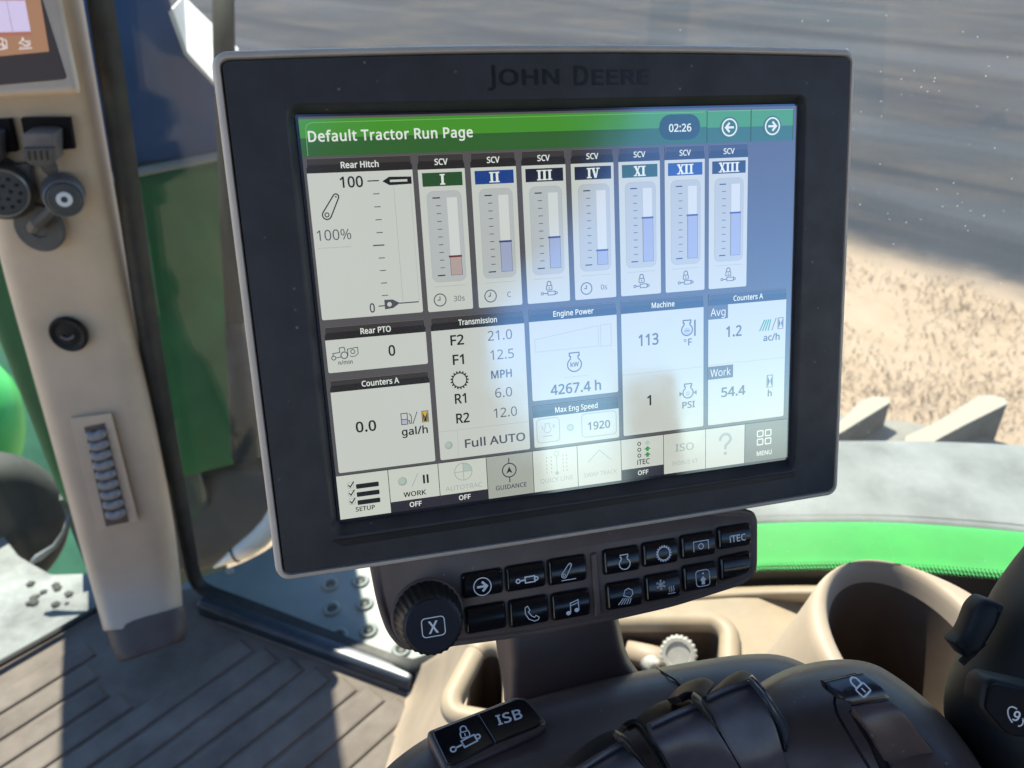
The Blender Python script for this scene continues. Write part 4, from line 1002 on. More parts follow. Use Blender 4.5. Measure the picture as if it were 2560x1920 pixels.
for dy, z in ((90, .55), (14, .69), (1, .745), (5, .757), (30, .766), (110, .768), (250, .755), (420, .71)):
    rows.append([(x - dy * .12, y + dy, z) for x, y in pod])
patch(rest, 'console_pod', rows, m_rest, .012, 4)
# two switches under one black cover
sx = (onz(1123, 1557, .74) - onz(1076, 1571, .74)).normalized()
SFn = V((0, 0, 1)); SFy = SFn.cross(sx)
FS = Frame(onz(1050, 1585, .739), sx, SFy, SFn, .001, .001)
def fs(px, py):
    p = onz(px, py, .739) - FS.o
    return (p.dot(sx) * 1000, -p.dot(SFy) * 1000)
q = [fs(*p) for p in ((933, 1584), (1121, 1511), (1137, 1517), (1171, 1560), (1163, 1572), (980, 1655), (966, 1654))]
g = Geo()
g.slab(FS, rpoly([(x, y) for x, y in inset(q, -2.2)], 3, 4), -.02, .0004, m_rest, .002)
sw_base = g.part(rest, 'switch_surround'); mod_bevel(sw_base, .0003, 1, 50)
half1 = [fs(*p) for p in ((933, 1584), (1029, 1546.5), (1068, 1610), (980, 1655), (966, 1654))]
half2 = [fs(*p) for p in ((1032, 1545.5), (1121, 1511), (1137, 1517), (1171, 1560), (1163, 1572), (1071, 1608.5))]
for i, hq in enumerate((half1, half2)):
    g = Geo(); g.slab(FS, rpoly(hq, [2.2, .4, .4, 2.2, 1] if i == 0 else [.4, 2.0, 2.0, 2, 1.5, .4], 4), -.001, .0014, m_key, .0006)
    so = g.part(rest, 'rocker_switch')
    L = Lay(FS, .0016)
    if i == 1:
        a = fs(1076, 1571.5); L.text('ISB', a[0], a[1], 4.8, m_mark, 0, True, width=12.2, space=.02)
    else:
        c0 = fs(*c3(556, 985)); e0, e1 = fs(*c3(462, 1112)), fs(*c3(662, 1008))
        rot = math.atan2(e1[1] - e0[1], e1[0] - e0[0])
        F2 = Frame(FS.p(*e0), FS.x * math.cos(rot) - FS.y * math.sin(rot), FS.y * math.cos(rot) + FS.x * math.sin(rot), FS.n, .001, .001)
        L = Lay(F2, .0016); wl = V((e1[0] - e0[0], e1[1] - e0[1])).length
        sy_cyl(L, 0, wl, 0, 4.4, m_mark)
        L2 = Lay(FS, .0016); sy_lock(L2, c0[0], c0[1] - .3, 3.5, m_mark); L.add(L2.v, L2.f, m_mark)
    L.emit_part(rest, 'symbol', so)
# paddle levers
zf = (.785, .787, .781, .771, .757)
faces = {
 'A': ([[(1245, 455), (1420, 375), (1600, 318)], [(1330, 600), (1520, 505), (1712, 450)], [(1430, 790), (1630, 700), (1815, 650)], [(1560, 1010), (1740, 950), (1890, 887)], [(1660, 1180), (1830, 1130), (1960, 1060)]]),
 'B': ([[(810, 665), (990, 580), (1180, 502)], [(880, 790), (1080, 700), (1290, 610)], [(960, 930), (1180, 850), (1420, 800)], [(1010, 1030), (1260, 1000), (1540, 1010)], [(1080, 1200), (1350, 1200), (1640, 1200)]]),
 'C': ([[(250, 1012), (420, 905), (590, 805)], [(330, 1120), (530, 1010), (720, 930)], [(420, 1250), (640, 1150), (850, 1090)], [(500, 1380), (720, 1300), (950, 1250)], [(600, 1500), (800, 1450), (1050, 1400)]]),
}
caps_ = {   # the low crescent above each paddle and the flush rib at its right
 'A': ([(1290, 430), (1360, 365), (1450, 290), (1560, 242), (1625, 262), (1660, 300)], [(1250, 462), (1340, 410), (1430, 372), (1530, 338), (1595, 318), (1625, 335)]),
 'B': ([(715, 630), (800, 560), (920, 490), (1060, 455), (1130, 440)], [(812, 668), (900, 625), (1000, 578), (1110, 530), (1175, 500)]),
 'C': ([(140, 1000), (290, 855), (430, 760), (520, 720), (560, 712)], [(252, 1015), (350, 945), (470, 868), (560, 820), (590, 803)]),
}
ribs = {
 'A': ([(1600, 318), (1690, 400), (1775, 555), (1845, 725), (1890, 890)], [(1640, 272), (1750, 400), (1860, 560), (1945, 700), (1905, 880)]),
 'B': ([(1180, 502), (1240, 560), (1300, 655), (1430, 850), (1525, 1045)], [(1180, 412), (1250, 470), (1345, 610), (1490, 810), (1610, 1030)]),
 'C': ([(590, 805), (650, 850), (725, 940), (800, 1060), (860, 1180)], [(560, 712), (640, 760), (735, 880), (860, 1050), (920, 1160)]),
}
for k in 'ABC':
    rows = [[(x, y, zf[i]) for x, y in r] for i, r in enumerate(faces[k])]
    rows = [rows[0]] + [[(x * .95 + x2 * .05, y * .95 + y2 * .05, z + .0004) for (x, y, z), (x2, y2, z2) in zip(rows[0], rows[1])]] + rows[1:]
    pd_ = patch(rest, 'paddle_lever', rows, m_gloss, .004, 5, conv=cL, bev=.0009)
    o_, i_ = caps_[k]
    n_ = len(o_)
    patch(rest, 'lever_guard', [[(x, y + 4, .745) for x, y in o_], [(x, y, .752) for x, y in o_], [((x + x2) / 2, (y + y2) / 2, .757) for (x, y), (x2, y2) in zip(o_, i_)], [(x, y + 3, .760) for x, y in i_]], m_navyg, .003, 4, under=pd_, conv=cL, bev=.0008)
    a_, b_ = ribs[k]
    zz = (.791, .792, .786, .776, .764)
    md = [((p[0] + q[0]) / 2, (p[1] + q[1]) / 2) for p, q in zip(a_, b_)]
    patch(rest, 'lever_rib', [[(x, y, z - .002) for (x, y), z in zip(a_, zz)], [(x, y, z + .0015) for (x, y), z in zip(md, zz)], [(x, y, z - .003) for (x, y), z in zip(b_, zz)], [(x + 6, y - 2, z - .016) for (x, y), z in zip(b_, zz)]], m_olive if k != 'A' else m_blueg, .002, 5, under=pd_, conv=cL, bev=.0006)
patch(rest, 'lever_guard', [[(975, 470, .757), (1080, 366, .757), (1180, 322, .757), (1270, 309, .757), (1340, 345, .757)], [(975, 467, .765), (1080, 362, .765), (1180, 318, .765), (1270, 305, .765), (1345, 350, .765)], [(1060, 440, .777), (1110, 415, .777), (1160, 412, .777), (1215, 440, .777), (1260, 452, .777)]], m_navyg, .003, 4, conv=cL, bev=.0008)
patch(rest, 'lever_rib', [[(600, 745, .766), (700, 700, .768), (755, 740, .768), (850, 900, .766), (930, 1050, .76)], [(640, 700, .776), (715, 655, .777), (780, 705, .776), (880, 870, .773), (970, 1040, .768)], [(690, 640, .772), (740, 640, .772), (800, 690, .772), (900, 850, .770), (1000, 1040, .764)]], m_olive, .002, 5, conv=cL, bev=.0006)
g = Geo()
g.tube([onz(*cL(x, y), z) for x, y, z in ((885, 222, .7155), (930, 250, .7302), (985, 285, .7338), (1030, 310, .7342), (1060, 340, .7346), (1082, 362, .7349))], .0004, m_black, 6)
g.part(rest, 'seam')
# lock rocker
rows = [[(330, 942, 0.7780), (490, 900, 0.7780), (650, 867, 0.7780)], [(330, 942, 0.7915), (490, 902, 0.7915), (650, 868, 0.7915)], [(345, 955, 0.7925), (505, 915, 0.7925), (663, 880, 0.7925)], [(430, 1022, 0.7930), (600, 975, 0.7930), (755, 945, 0.7930)], [(500, 1085, 0.7920), (670, 1045, 0.7920), (830, 1012, 0.7920)], [(562, 1142, 0.7890), (720, 1110, 0.7890), (880, 1085, 0.7890)]]
pad = patch(rest, 'lock_pad', rows, plastic('gloss_blue_black', (0.012, 0.014, 0.020), 0.22, 0.6), .003, 4, conv=cz2)
rows = [[(555, 1138, 0.7885), (720, 1112, 0.7885), (884, 1088, 0.7885)], [(575, 1160, 0.7890), (745, 1135, 0.7890), (900, 1115, 0.7890)], [(650, 1265, 0.7870), (820, 1215, 0.7870), (985, 1200, 0.7870)], [(760, 1440, 0.7780), (950, 1390, 0.7780), (1120, 1375, 0.7780)], [(850, 1640, 0.7640), (1060, 1600, 0.7640), (1290, 1600, 0.7640)], [(930, 1820, 0.7460), (1150, 1800, 0.7460), (1400, 1800, 0.7460)]]
patch(rest, 'rocker_lever', rows, m_rest, .004, 4, conv=cz2)
pts = [(425, 1050), (418, 1120), (440, 1210), (500, 1320), (590, 1470), (720, 1680)]
g = Geo(); g.tube([onz(*cz2(x, y), .7795 - max(0, y - 1300) * .00003) for x, y in pts], .0006, m_black, 6); g.part(rest, 'seam')
pts = [(585, 1165), (660, 1285), (765, 1460), (860, 1680)]
g = Geo(); g.tube([onz(*cz2(x - 12, y + 6), zz) for (x, y), zz in zip(pts, (.781, .779, .770, 0.7630))], .002, m_black, 6); g.part(rest, 'seam')
lx = (onz(*cz2(720, 1075), .7875) - onz(*cz2(560, 990), .7875)).normalized()
p0 = onz(*cz2(575, 990), .7885)
LFx = (onz(*cz2(655, 955), .788) - onz(*cz2(520, 935), .788))
ddn = (onz(*cz2(690, 1060), .7865) - onz(*cz2(560, 930), .7885)); sl = ddn.length; ddn.normalize()
nL = V((0, 0, 1)); nL = (nL - ddn * nL.dot(ddn)).normalized(); xL = (-ddn).cross(nL).normalized()
FLk = Frame(onz(*cz2(560, 930), .7955), xL, -ddn, nL, .001, .001)
L = Lay(FLk, .0008); k = sl * 1000
sy_lock(L, 0, k * .42, k * .62, m_mark);
L.emit_part(rest, 'symbol', pad)

# ------------------------------------------------------------------ control stick at the right edge
stick = Thing('control_stick', 'black control stick grip with a thumb trigger at the right edge of the armrest', 'joystick', at(2240, 1800, .33))
m_grip = plastic('matt_black_grip', (0.006, 0.006, 0.006), 0.55, 0.3, var=0.15, vscale=40, bump=0.3, bscale=1500)
rows = []
for y, xl, xr in ((1150, 2330, 2460), (1180, 2290, 2490), (1215, 2246, 2510), (1253, 2212, 2510), (1303, 2172, 2500), (1360, 2144, 2490), (1410, 2119, 2485), (1443, 2094, 2480), (1487, 2069, 2475), (1540, 2055, 2470), (1592, 2060, 2465), (1640, 2090, 2450), (1720, 2150, 2420), (1800, 2190, 2400)):
    c = at((xl + xr) / 2, y, .335)
    hw = (at(xr, y, .335) - at(xl, y, .335)).length / 2
    rows.append([c + RT * hw * math.cos(a) + FW * .036 * math.sin(a) for a in [2 * math.pi * i / 24 for i in range(24)]])
g = Geo(); g.ridge(rows, m_grip, True)
g.f.append(list(range(24))); g.m.append(0)
o = g.part(stick, 'grip'); mod_sub(o, 1)
Fc = Frame(at(2080, 1400, .322), RT, UP, -FW, .322 / 1693, .322 / 1693)
def fc(x, y):
    vx, vy = cz2(x, y); return (vx - 2080, vy - 1400)
g = Geo()
g.slab(Fc, rpoly([fc(*p) for p in ((1640, 300), (1690, 262), (1760, 280), (1850, 322), (1790, 480), (1660, 700), (1535, 765), (1430, 635), (1500, 580), (1545, 500), (1600, 350))], [14, 14, 10, 4, 8, 8, 3, 3, 10, 14, 8], 5), -.010, .0, plastic('trigger_black', (0.006, 0.007, 0.010), 0.5, 0.25, var=.2, vscale=60), .003)
mod_bevel(g.part(stick, 'trigger'), .0008, 2, 40)
g = Geo()
g.tube([Fc.p(*fc(*p), -.004) for p in ((1700, 640), (1600, 740), (1515, 815))], .0016, m_grip, 8); g.part(stick, 'trigger_pin')
Fb = Frame(at(2180, 1530, .289), RT, UP, -FW, .289 / 1693, .289 / 1693)
def fb(x, y):
    vx, vy = cz2(x, y); return (vx - 2180, vy - 1530)
g = Geo()
q = rpoly([fb(*p) for p in ((1655, 1170), (1690, 985), (1745, 945), (1990, 1000), (2250, 1060), (2300, 1450), (2000, 1410), (1840, 1385))], [14, 14, 10, 10, 10, 10, 10, 14], 5)
g.slab(Fb, inset(q, -5), -.012, -.001, m_grip, .002)
mod_bevel(g.part(stick, 'button_surround'), .001, 2, 40)
g = Geo(); g.slab(Fb, inset(q, 3), -.004, .0008, m_black, .0006)
bt = g.part(stick, 'button')
L = Lay(Fb, .001)
c = fb(1905, 1222)
L.ring(*c, 13, 2.6, m_mark, 0, 160, 330, 24, 23, math.radians(-32)); L.ring(*c, 13, 2.6, m_mark, 0, 30, 118, 14, 23, math.radians(-32))
L.text('9', c[0] - 1, c[1] + 9, 21, m_mark, .5, True, 'c', rot=math.radians(20)); L.disc(c[0] + 17, c[1] + 9, 2.6, m_mark, .5)
L.emit_part(stick, 'symbol', bt)

# ------------------------------------------------------------------ beige side console behind the armrest
A0 = onz(430, 1265, 0); B0 = onz(890, 1440, 0)
AB = (B0 - A0).normalized(); GN = V((-AB.y, AB.x, 0)).normalized()      # pane plane, facing away from the cab
def og(px, py, off=0.0): return onp(px, py, A0 + GN * off, GN)
side = Thing('side_console', 'beige side console with cup holder and open storage pocket under the window', 'console', onz(1300, 1500, .2))
patch(side, 'kick_panel', [[(880, 1448, -.02), (872, 1500, -.02), (850, 1560, -.02), (800, 1700, -.02)], [(905, 1438, .03), (905, 1490, .03), (885, 1560, .03), (850, 1700, .03)], [(985, 1386, .22), (975, 1470, .22), (945, 1580, .22), (910, 1700, .22)], [(1016, 1362, .30), (1010, 1440, .30), (975, 1570, .30), (940, 1700, .30)]], m_beige, .02, 4)
ZD = .388
FD = Frame(onz(1200, 1400, ZD), V((1, 0, 0)), V((0, 1, 0)), V((0, 0, 1)))
def fd(px, py, z=ZD):
    p = onz(px, py, z) - FD.o; return (p.x, -p.y)
outer = rpoly([fd(*p) for p in ((1016, 1358), (1200, 1330), (1460, 1300), (1590, 1291), (1800, 1296), (1860, 1700), (985, 1700), (1000, 1560), (1022, 1440))], [.02, .01, .01, .01, .01, .01, .01, .02, .02], 4)
hole1 = rpoly([fd(*c3(*p)) for p in ((700, 440), (790, 435), (830, 600), (820, 860), (540, 810), (538, 760))], .012, 4)
hole2 = rpoly([fd(*c4(*p)) for p in ((150, 700), (320, 686), (1010, 684), (1072, 730), (1062, 1010), (600, 1100), (150, 1100))], [.01, .01, .012, .012, .01, .01, .01], 4)
loops = [outer, hole1, hole2]
g = Geo()
allp = [p for l in loops for p in l]
tri = tessellate_polygon([[V((x, y, 0)) for x, y in l] for l in loops])
g.add([FD.p(x, y, 0) for x, y in allp], [tuple(t) for t in tri], m_cream)
n0 = len(outer)
g.add([FD.p(x, y, h) for h in (0, -.25) for x, y in outer], [(i, (i + 1) % n0, n0 + (i + 1) % n0, n0 + i) for i in range(n0)], m_cream)
g.part(side, 'deck')
for hl in (hole1, hole2):
    n1 = len(hl); g = Geo()
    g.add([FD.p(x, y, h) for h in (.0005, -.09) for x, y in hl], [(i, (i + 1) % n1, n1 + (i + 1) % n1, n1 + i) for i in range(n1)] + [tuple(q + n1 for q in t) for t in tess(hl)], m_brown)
    pk = g.part(side, 'pocket', fix=False)
    g = Geo()
    pts = [FD.p(x, y, .002) for x, y in inset(hl, -.010)]
    g.tube(pts + pts[:2], .0115, m_cream, 12)
    mod_sub(g.part(side, 'pocket_rim', pk), 1)
g = Geo()
g.tube([onz(*c4(330, 835), .370), onz(*c4(600, 925), .368), onz(*c4(660, 1000), .362)], [.012, .014, .012], m_beige, 12)
g.part(side, 'pocket_bar', smooth=True)
# dusty sill under the pane
rows = [[og(x, y, -.005) for x, y in ((960, 1345), (1100, 1310), (1300, 1282), (1640, 1258), (1830, 1258), (2000, 1275))], [og(x, y, -.02) for x, y in ((975, 1360), (1110, 1328), (1310, 1298), (1640, 1273), (1800, 1272), (1980, 1290))], [og(x, y, -.026) for x, y in ((985, 1375), (1115, 1345), (1320, 1315), (1640, 1288), (1760, 1288), (1950, 1320))], [og(x, y, -.012) for x, y in ((990, 1388), (1120, 1360), (1330, 1330), (1640, 1306), (1740, 1306), (1930, 1340))]]
g = Geo(); g.ridge(rows, m_cream); o = g.part(side, 'sill', fix=False)
if o.data.polygons[4].normal.dot(CAM - o.data.polygons[4].center - side.origin) < 0: o.data.flip_normals()
mod_solid(o, .01); mod_sub(o, 2)
# cup holder: a thick-walled bowl
cc = onz(1978, 1404, .60)
g = Geo()
rx = .0545
def cup(rad, z, sq=0.0, pull=0.0):
    ys = 1.44 - 24 * max(0, rad - .0555)
    ys = max(ys, 1.02)
    out = []
    for i in range(40):
        a = 2 * math.pi * i / 40
        c_, s_ = math.cos(a), math.sin(a)
        r = rad * (1 + sq * (abs(math.sin(2 * a)) ** 2))
        out.append(cc + V((c_ * r, s_ * r * ys + .006, z - .60)) + AB * (pull * max(0, c_)))
    return out
prof = [(.041, .47, 0, 0), (.043, .475, 0, 0), (.0505, .585, 0, 0), (.0535, .598, 0, 0), (.0555, .6025, .0, 0), (.064, .604, .01, .01), (.0685, .600, .02, .02), (.071, .590, .03, .02), (.080, .555, .03, .02), (.106, .46, .02, .03), (.138, .36, 0, .03)]
rows = [cup(*p) for p in prof]
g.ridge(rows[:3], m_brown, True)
g.f.append(list(range(40))); g.m.append(0)
g.ridge(rows[2:], m_beige, True)
cup_o = g.part(side, 'cup_holder', fix=False); recalc(cup_o); mod_sub(cup_o, 1)
g = Geo(); g.lathe(cc + V((.015, -.005, -.12)), V((0, 0, 1)), [(.016, 0), (.016, .05), (.014, .055)], m_brown, 20); g.part(side, 'cup_clip', cup_o)
# white cap with a knurled rim lying in the pocket
kp = onz(*c4(745, 870), .402); kn = (V((-.25, -.75, .75))).normalized()
g = Geo()
n = 88; vs_, fs_ = [], []
kx = kn.orthogonal().normalized(); ky = kn.cross(kx)
for r, d, h in ((.017, .0012, -.012), (.0175, .0013, -.002), (.0172, .0013, .0005), (.0158, .0004, .0022), (.0125, 0, .0022), (.0118, 0, .0006), (.0, 0, .0002)):
    for i in range(n):
        a = 2 * math.pi * i / n; q = r + (d if i % 4 < 2 else 0)
        vs_.append(kp + kn * h + (kx * math.cos(a) + ky * math.sin(a)) * q)
for k in range(6):
    for i in range(n):
        j = (i + 1) % n; fs_.append((k * n + i, k * n + j, (k + 1) * n + j, (k + 1) * n + i))
g.add(vs_, fs_, m_white)
cap_t = Thing('screw_cap', 'white knurled cap lying in the pocket of the beige side console', 'cap', kp - kn * .015)
g.part(cap_t, 'cap_body', smooth=False)
g = Geo(); e = onz(*c4(540, 950), .386)
g.lathe(e, V((.3, -.5, .8)), [(.009, -.01), (.0095, 0), (.008, .004), (.004, .005), (.004, .011), (.002, .013)], m_white, 14); g.part(cap_t, 'cap_stem', smooth=True)

# ------------------------------------------------------------------ floor
fl = Geo()
fa, fb_, fc_ = onz(430, 1268, -.012), onz(228, 1305, -.012), onz(0, 1432, -.012)
ff_ = fc_ + (fc_ - fb_) * 6
fl.add([fa, fb_, ff_, tr(-1.4, -1.4, -.012), tr(-1.4, .69, -.012)], [(0, 1, 2, 3, 4)], m_mat)
tag(fl.top('cab_floor', 'dusty grey rubber mat with long raised slats on the cab floor', None, V((0, 0, -.02)), smooth=False), None, None, None, 'structure')
mat_t = Geo()
rd = V((.66, .75, 0)).normalized(); rn = V((rd.y, -rd.x, 0))
X0, X1 = onz(470, 1335, 0), onz(860, 1478, 0)                # border line along the pane
bn = V((-(X1 - X0).y, (X1 - X0).x, 0)).normalized()
W0, W1 = onz(222, 1325, 0), onz(0, 1450, 0)                   # border along the front pane
wnrm = V((-(W1 - W0).y, (W1 - W0).x, 0)).normalized()
if wnrm.dot(V((0, -1, 0))) > 0: wnrm = -wnrm
for i in range(-34, 16):
    c = V((-.40, .66, 0)) + rn * (i * .047 + .013)
    def limit(p, d, q, n_): 
        t = d.dot(n_); return (q - p).dot(n_) / t if abs(t) > 1e-6 else 9
    if (c - W0).dot(wnrm) > -.03: continue
    t1 = limit(c, rd, X0 - bn * 0, bn) - .0
    t2 = limit(c, rd, W0, wnrm)
    end = t1 - .02
    # stop short of the post foot
    foot = onz(318, 1400, 0)
    s = (foot - c).dot(rd); perp = abs((foot - c).dot(rn))
    if perp < .085: end = min(end, s - .085 + perp * .35)
    st = -1.1
    if end - st < .05: continue
    a, b = c + rd * st, c + rd * end
    prof = [(-.0195, 0), (-.0185, .0022), (-.015, .0032), (.015, .0032), (.0185, .0022), (.0195, 0)]
    R_ = [[p + rn * x + V((0, 0, z - .012 + .001)) for x, z in prof] for p in (a, b - rd * .006, b)]
    R_[2] = [V((p.x, p.y, -.012)) for p in R_[2]]
    mat_t.ridge(R_, m_mat)
mat_t.tube([X0 + rd * .0 + V((0, 0, -.010)), (X0 + X1) / 2 + V((0, 0, -.010)), X1 + V((0, 0, -.010))], .0028, m_mat, 8)
o = mat_t.top('floor_mat', 'grey ribbed rubber mat covering the cab floor beside the post', 'floor mat', onz(300, 1600, -.012), fix=False)
if sum(p.normal.z for p in o.data.polygons) < 0: o.data.flip_normals()
for p in o.data.polygons: p.use_smooth = False
# ------------------------------------------------------------------ corner post with its fittings
m_post = plastic('post_trim', (0.48, 0.375, 0.275), 0.48, 0.35, var=0.08, vscale=10, bump=0.15, bscale=900)
m_foot = plastic('post_foot', (0.085, 0.062, 0.052), 0.55, 0.35, var=0.15, vscale=25)
m_dgrey = plastic('dark_grey_plastic', (0.055, 0.056, 0.056), 0.5, 0.45, var=0.15, vscale=60)
m_mgrey = plastic('mid_grey_plastic', (0.095, 0.095, 0.105), 0.45, 0.45, var=0.1, vscale=60)
post = Thing('corner_post', 'beige corner post with sockets, round cap and ridged vent at the left', 'cab post', onz(310, 1400, -.012))
def pr(y): return 176 + (y - 0) * (280 - 176) / 622 if y < 622 else (280 + (y - 622) * (377 - 280) / 519 if y < 1141 else 377 + (y - 1141) * (394 - 377) / 160)
def plf(y): return -150 + (y + 100) * (4 + 150) / 675 if y < 575 else (4 + (y - 575) * (96 - 4) / 318 if y < 893 else 96 + (y - 893) * (222 - 96) / 460)
def pdepth(y):
    q = min(y, 1262)
    P_ = og(pr(q) + 28, q, -.03); return (P_ - CAM).dot(FW) * (1 - .115 * max(0, min(1, (y - 650) / 750)) ** 1.4)
rows = []
ys = [-120, 0, 120, 250, 400, 550, 700, 850, 1000, 1150, 1250, 1300, 1335, 1356, 1362]
for y in ys:
    d = pdepth(y); k = d / 1693
    l, r = plf(y), pr(y) + (0 if y < 1310 else -3)
    tilt = -.12 * (r - l)
    w = at(r, y + tilt * .55, d) - at(l, y - tilt * .2, d * .985)
    L_ = at(l, y - tilt * .2, d * .985); bk = FW * .06 + UP * .03
    row = []
    for t, h in ((0, 1), (0.005, .45), (.02, .18), (.07, .03), (.15, 0), (.35, -.01), (.6, -.01), (.74, .0), (.84, .06), (.93, .2), (.985, .45), (1, .75), (1, 1)):
        row.append(L_ + w * t + (L_ + w * t - CAM).normalized() * (.085 * h))
    rows.append(row)
rows.append([p + (V(rows[-1][6]) - V(p)) * .05 + bk * .3 for p in rows[-1]])
g = Geo(); g.ridge(rows, m_post)
o = g.part(post, 'trim', fix=False)
if sum(p.normal.dot(CAM - p.center - post.origin) for p in o.data.polygons) < 0: o.data.flip_normals()
mod_sub(o, 2)
# dark foot
rows = []
for y0, sc, zf_ in ((1330, .985, 0), (1352, 1.0, 0), (1378, 1.0, 0), (1402, .95, 0), (1412, .85, 0)):
    d = pdepth(y0) * .998
    yy = y0 + 22
    l, r = plf(1352) + (y0 - 1318) * .30 + (1 - sc) * 90, pr(1300) + 8 + (y0 - 1318) * .05 - (1 - sc) * 90
    w = at(r, yy - 46, d) - at(l, yy, d * .985); L_ = at(l, yy, d * .985)
    rows.append([L_ + w * t + (L_ + w * t - CAM).normalized() * (.085 * h) for t, h in ((0, 1), (.005, .4), (.03, .12), (.1, .0), (.3, -.02), (.6, -.02), (.8, -.0), (.92, .1), (.98, .3), (1, .6), (1, 1))])
g = Geo(); g.ridge(rows, m_foot); o = g.part(post, 'foot', fix=False)
if sum(p.normal.dot(CAM - p.center - post.origin) for p in o.data.polygons) < 0: o.data.flip_normals()
mod_solid(o, .01); mod_sub(o, 2)
# face frame for the fittings
def pframe(px, py, lift=.003):
    d = pdepth(py) * .987
    o_ = at(px, py, d - lift)
    ydir = (at(pr(py - 100) - 60, py - 100, pdepth(py - 100)) - at(pr(py + 100) - 60, py + 100, pdepth(py + 100))).normalized()
    xdir = (at(pr(py) - 20, py - 6, d) - at(pr(py) - 140, py + 2, d)).normalized()
    n_ = xdir.cross(ydir).normalized(); ydir = n_.cross(xdir)
    k = d / 1693
    F = Frame(o_, xdir, ydir, n_, k, k)
    def f(qx, qy):
        p = onp(qx, qy, o_, n_) - o_
        return (p.dot(xdir) / k, -p.dot(ydir) / k)
    return F, f
def sS(x, y): return (.229 * x / 1.1573, (240 + .229 * y) / 1.1573)
def sV(x, y): return (.446 * x / 1.1573, (900 + .446 * y) / 1.1573)
F, f = pframe(100, 300, .004)
for q in (((235, 240), (765, 235), (820, 570), (305, 600)), ((-140, 262), (118, 250), (195, 600), (-90, 620))):
    g = Geo(); g.slab(F, [f(*sS(*p)) for p in q], -.004, .003, m_black, .001); g.part(post, 'socket_plate')
def plug(dx, dy):
    g = Geo()
    q = rpoly([f(*sS(x + dx, y + dy)) for x, y in ((362, 335), (440, 318), (620, 318), (695, 335), (700, 470), (700, 640), (630, 685), (450, 660), (368, 600), (360, 460))], 3, 3)
    g.slab(F, q, .002, .026, m_mgrey, .003)
    po = g.part(post, 'plug'); mod_bevel(po, .001, 2, 40)
    g = Geo()
    g.slab(F, rpoly([f(*sS(x + dx + 12, y + dy + 30)) for x, y in ((365, 445), (700, 440), (700, 610), (630, 655), (450, 630), (368, 570))], 4, 3), .024, .030, m_dgrey, .002)
    for i in range(4):
        x = 432 + i * 64
        g.slab(F, rpoly([f(*sS(x + dx, 500 + dy)), f(*sS(x + dx + 26, 498 + dy)), f(*sS(x + dx + 40, 600 + dy)), f(*sS(x + dx + 14, 602 + dy))], 1, 2), .0295, .0303, m_slot)
    g.part(post, 'plug_face', po)
    g = Geo(); g.tube([F.p(*f(*sS(560 + dx, 660 + dy)), .014), F.p(*f(*sS(590 + dx, 740 + dy)), .012), F.p(*f(*sS(620 + dx, 800 + dy)), .01)], [.009, .009, .007], m_dgrey, 10); g.part(post, 'plug_strap', po)
plug(0, 0); plug(-620, 20)
# round connectors
def pc(x, y, h=0): return F.p(*f(*sS(x, y)), h)
cn = ((CAM - pc(500, 1060)).normalized() - UP * .22 + RT * .02).normalized()
g = Geo(); u = F.su
p_ = pc(690, 1060, 0)
g.lathe(p_, cn, [(.0235, -.004), (.024, .0), (.022, .003), (.0205, .006), (.0205, .028)], m_mgrey, 36)
g.lathe(p_, cn, [(.0215, .020), (.0218, .031), (.0195, .033), (.018, .031)], m_mgrey, 36)
co = g.part(post, 'connector', smooth=False); mod_bevel(co, .0008, 2, 40)
g = Geo(); g.lathe(p_ + cn * .030, cn, [(.018, 0), (.018, .003), (.0165, .0045), (.006, .005)], m_dgrey, 36); g.part(post, 'connector_cap', co)
g = Geo()
wv = []
g.lathe(p_ + cn * .0345, cn, [(.0085, .0), (.0085, .0016), (.0078, .0022), (.0042, .0022), (.0036, .0022)], plastic('white_ring', (.62, .64, .66), .5), 24, caps=False); g.part(post, 'white_ring', co)
g = Geo(); g.tube([p_ + cn * .036 + (pc(600, 1240) - pc(690, 1175)) * .95, pc(520, 1280, .028), pc(440, 1370, .018), pc(400, 1400, .012)], [.006, .0075, .0075, .006], m_dgrey, 10); g.part(post, 'connector_strap', co)
g = Geo(); g.lathe(pc(440, 1430, 0), (F.n + F.y * .15).normalized(), [(.030, 0), (.030, .003), (.028, .005), (.012, .005), (.011, .003), (.006, .003)], m_dgrey, 36); g.part(post, 'dust_cap', co)
p2 = pc(40, 1000, 0)
g = Geo(); g.lathe(p2, cn, [(.037, -.004), (.037, .004), (.034, .007), (.034, .014), (.031, .017), (.029, .03), (.0275, .032)], m_dgrey, 40)
g.slab(F, rpoly([f(*sS(*q)) for q in ((-100, 735), (250, 735), (280, 710), (355, 735), (350, 820), (380, 1000), (330, 1110), (200, 1150), (-100, 1150))], 4, 3), -.002, .006, m_dgrey, .001)
c2 = g.part(post, 'connector'); mod_bevel(c2, .0006, 2, 40)
g = Geo(); g.lathe(p2 + cn * .03, cn, [(.0275, .0), (.0270, .0035), (.0252, .0045), (.0244, .0030)], plastic('worn_metal', (.33, .32, .28), .35, .5, .6), 40, caps=False); g.part(post, 'connector_rim', c2)
g = Geo(); g.lathe(p2 + cn * .03, cn, [(.0244, -.004), (.0244, .0020), (.001, .0024)], m_dgrey, 40)
kx = cn.orthogonal().normalized(); ky = cn.cross(kx)
for rr, nn in ((.008, 5), (.0172, 11)):
    for i in range(nn):
        a = 2 * math.pi * i / nn
        g.lathe(p2 + cn * .0322 + (kx * math.cos(a) + ky * math.sin(a)) * rr, cn, [(.0024, 0), (.0024, .0006)], m_slot, 10)
g.part(post, 'pin_face', c2)
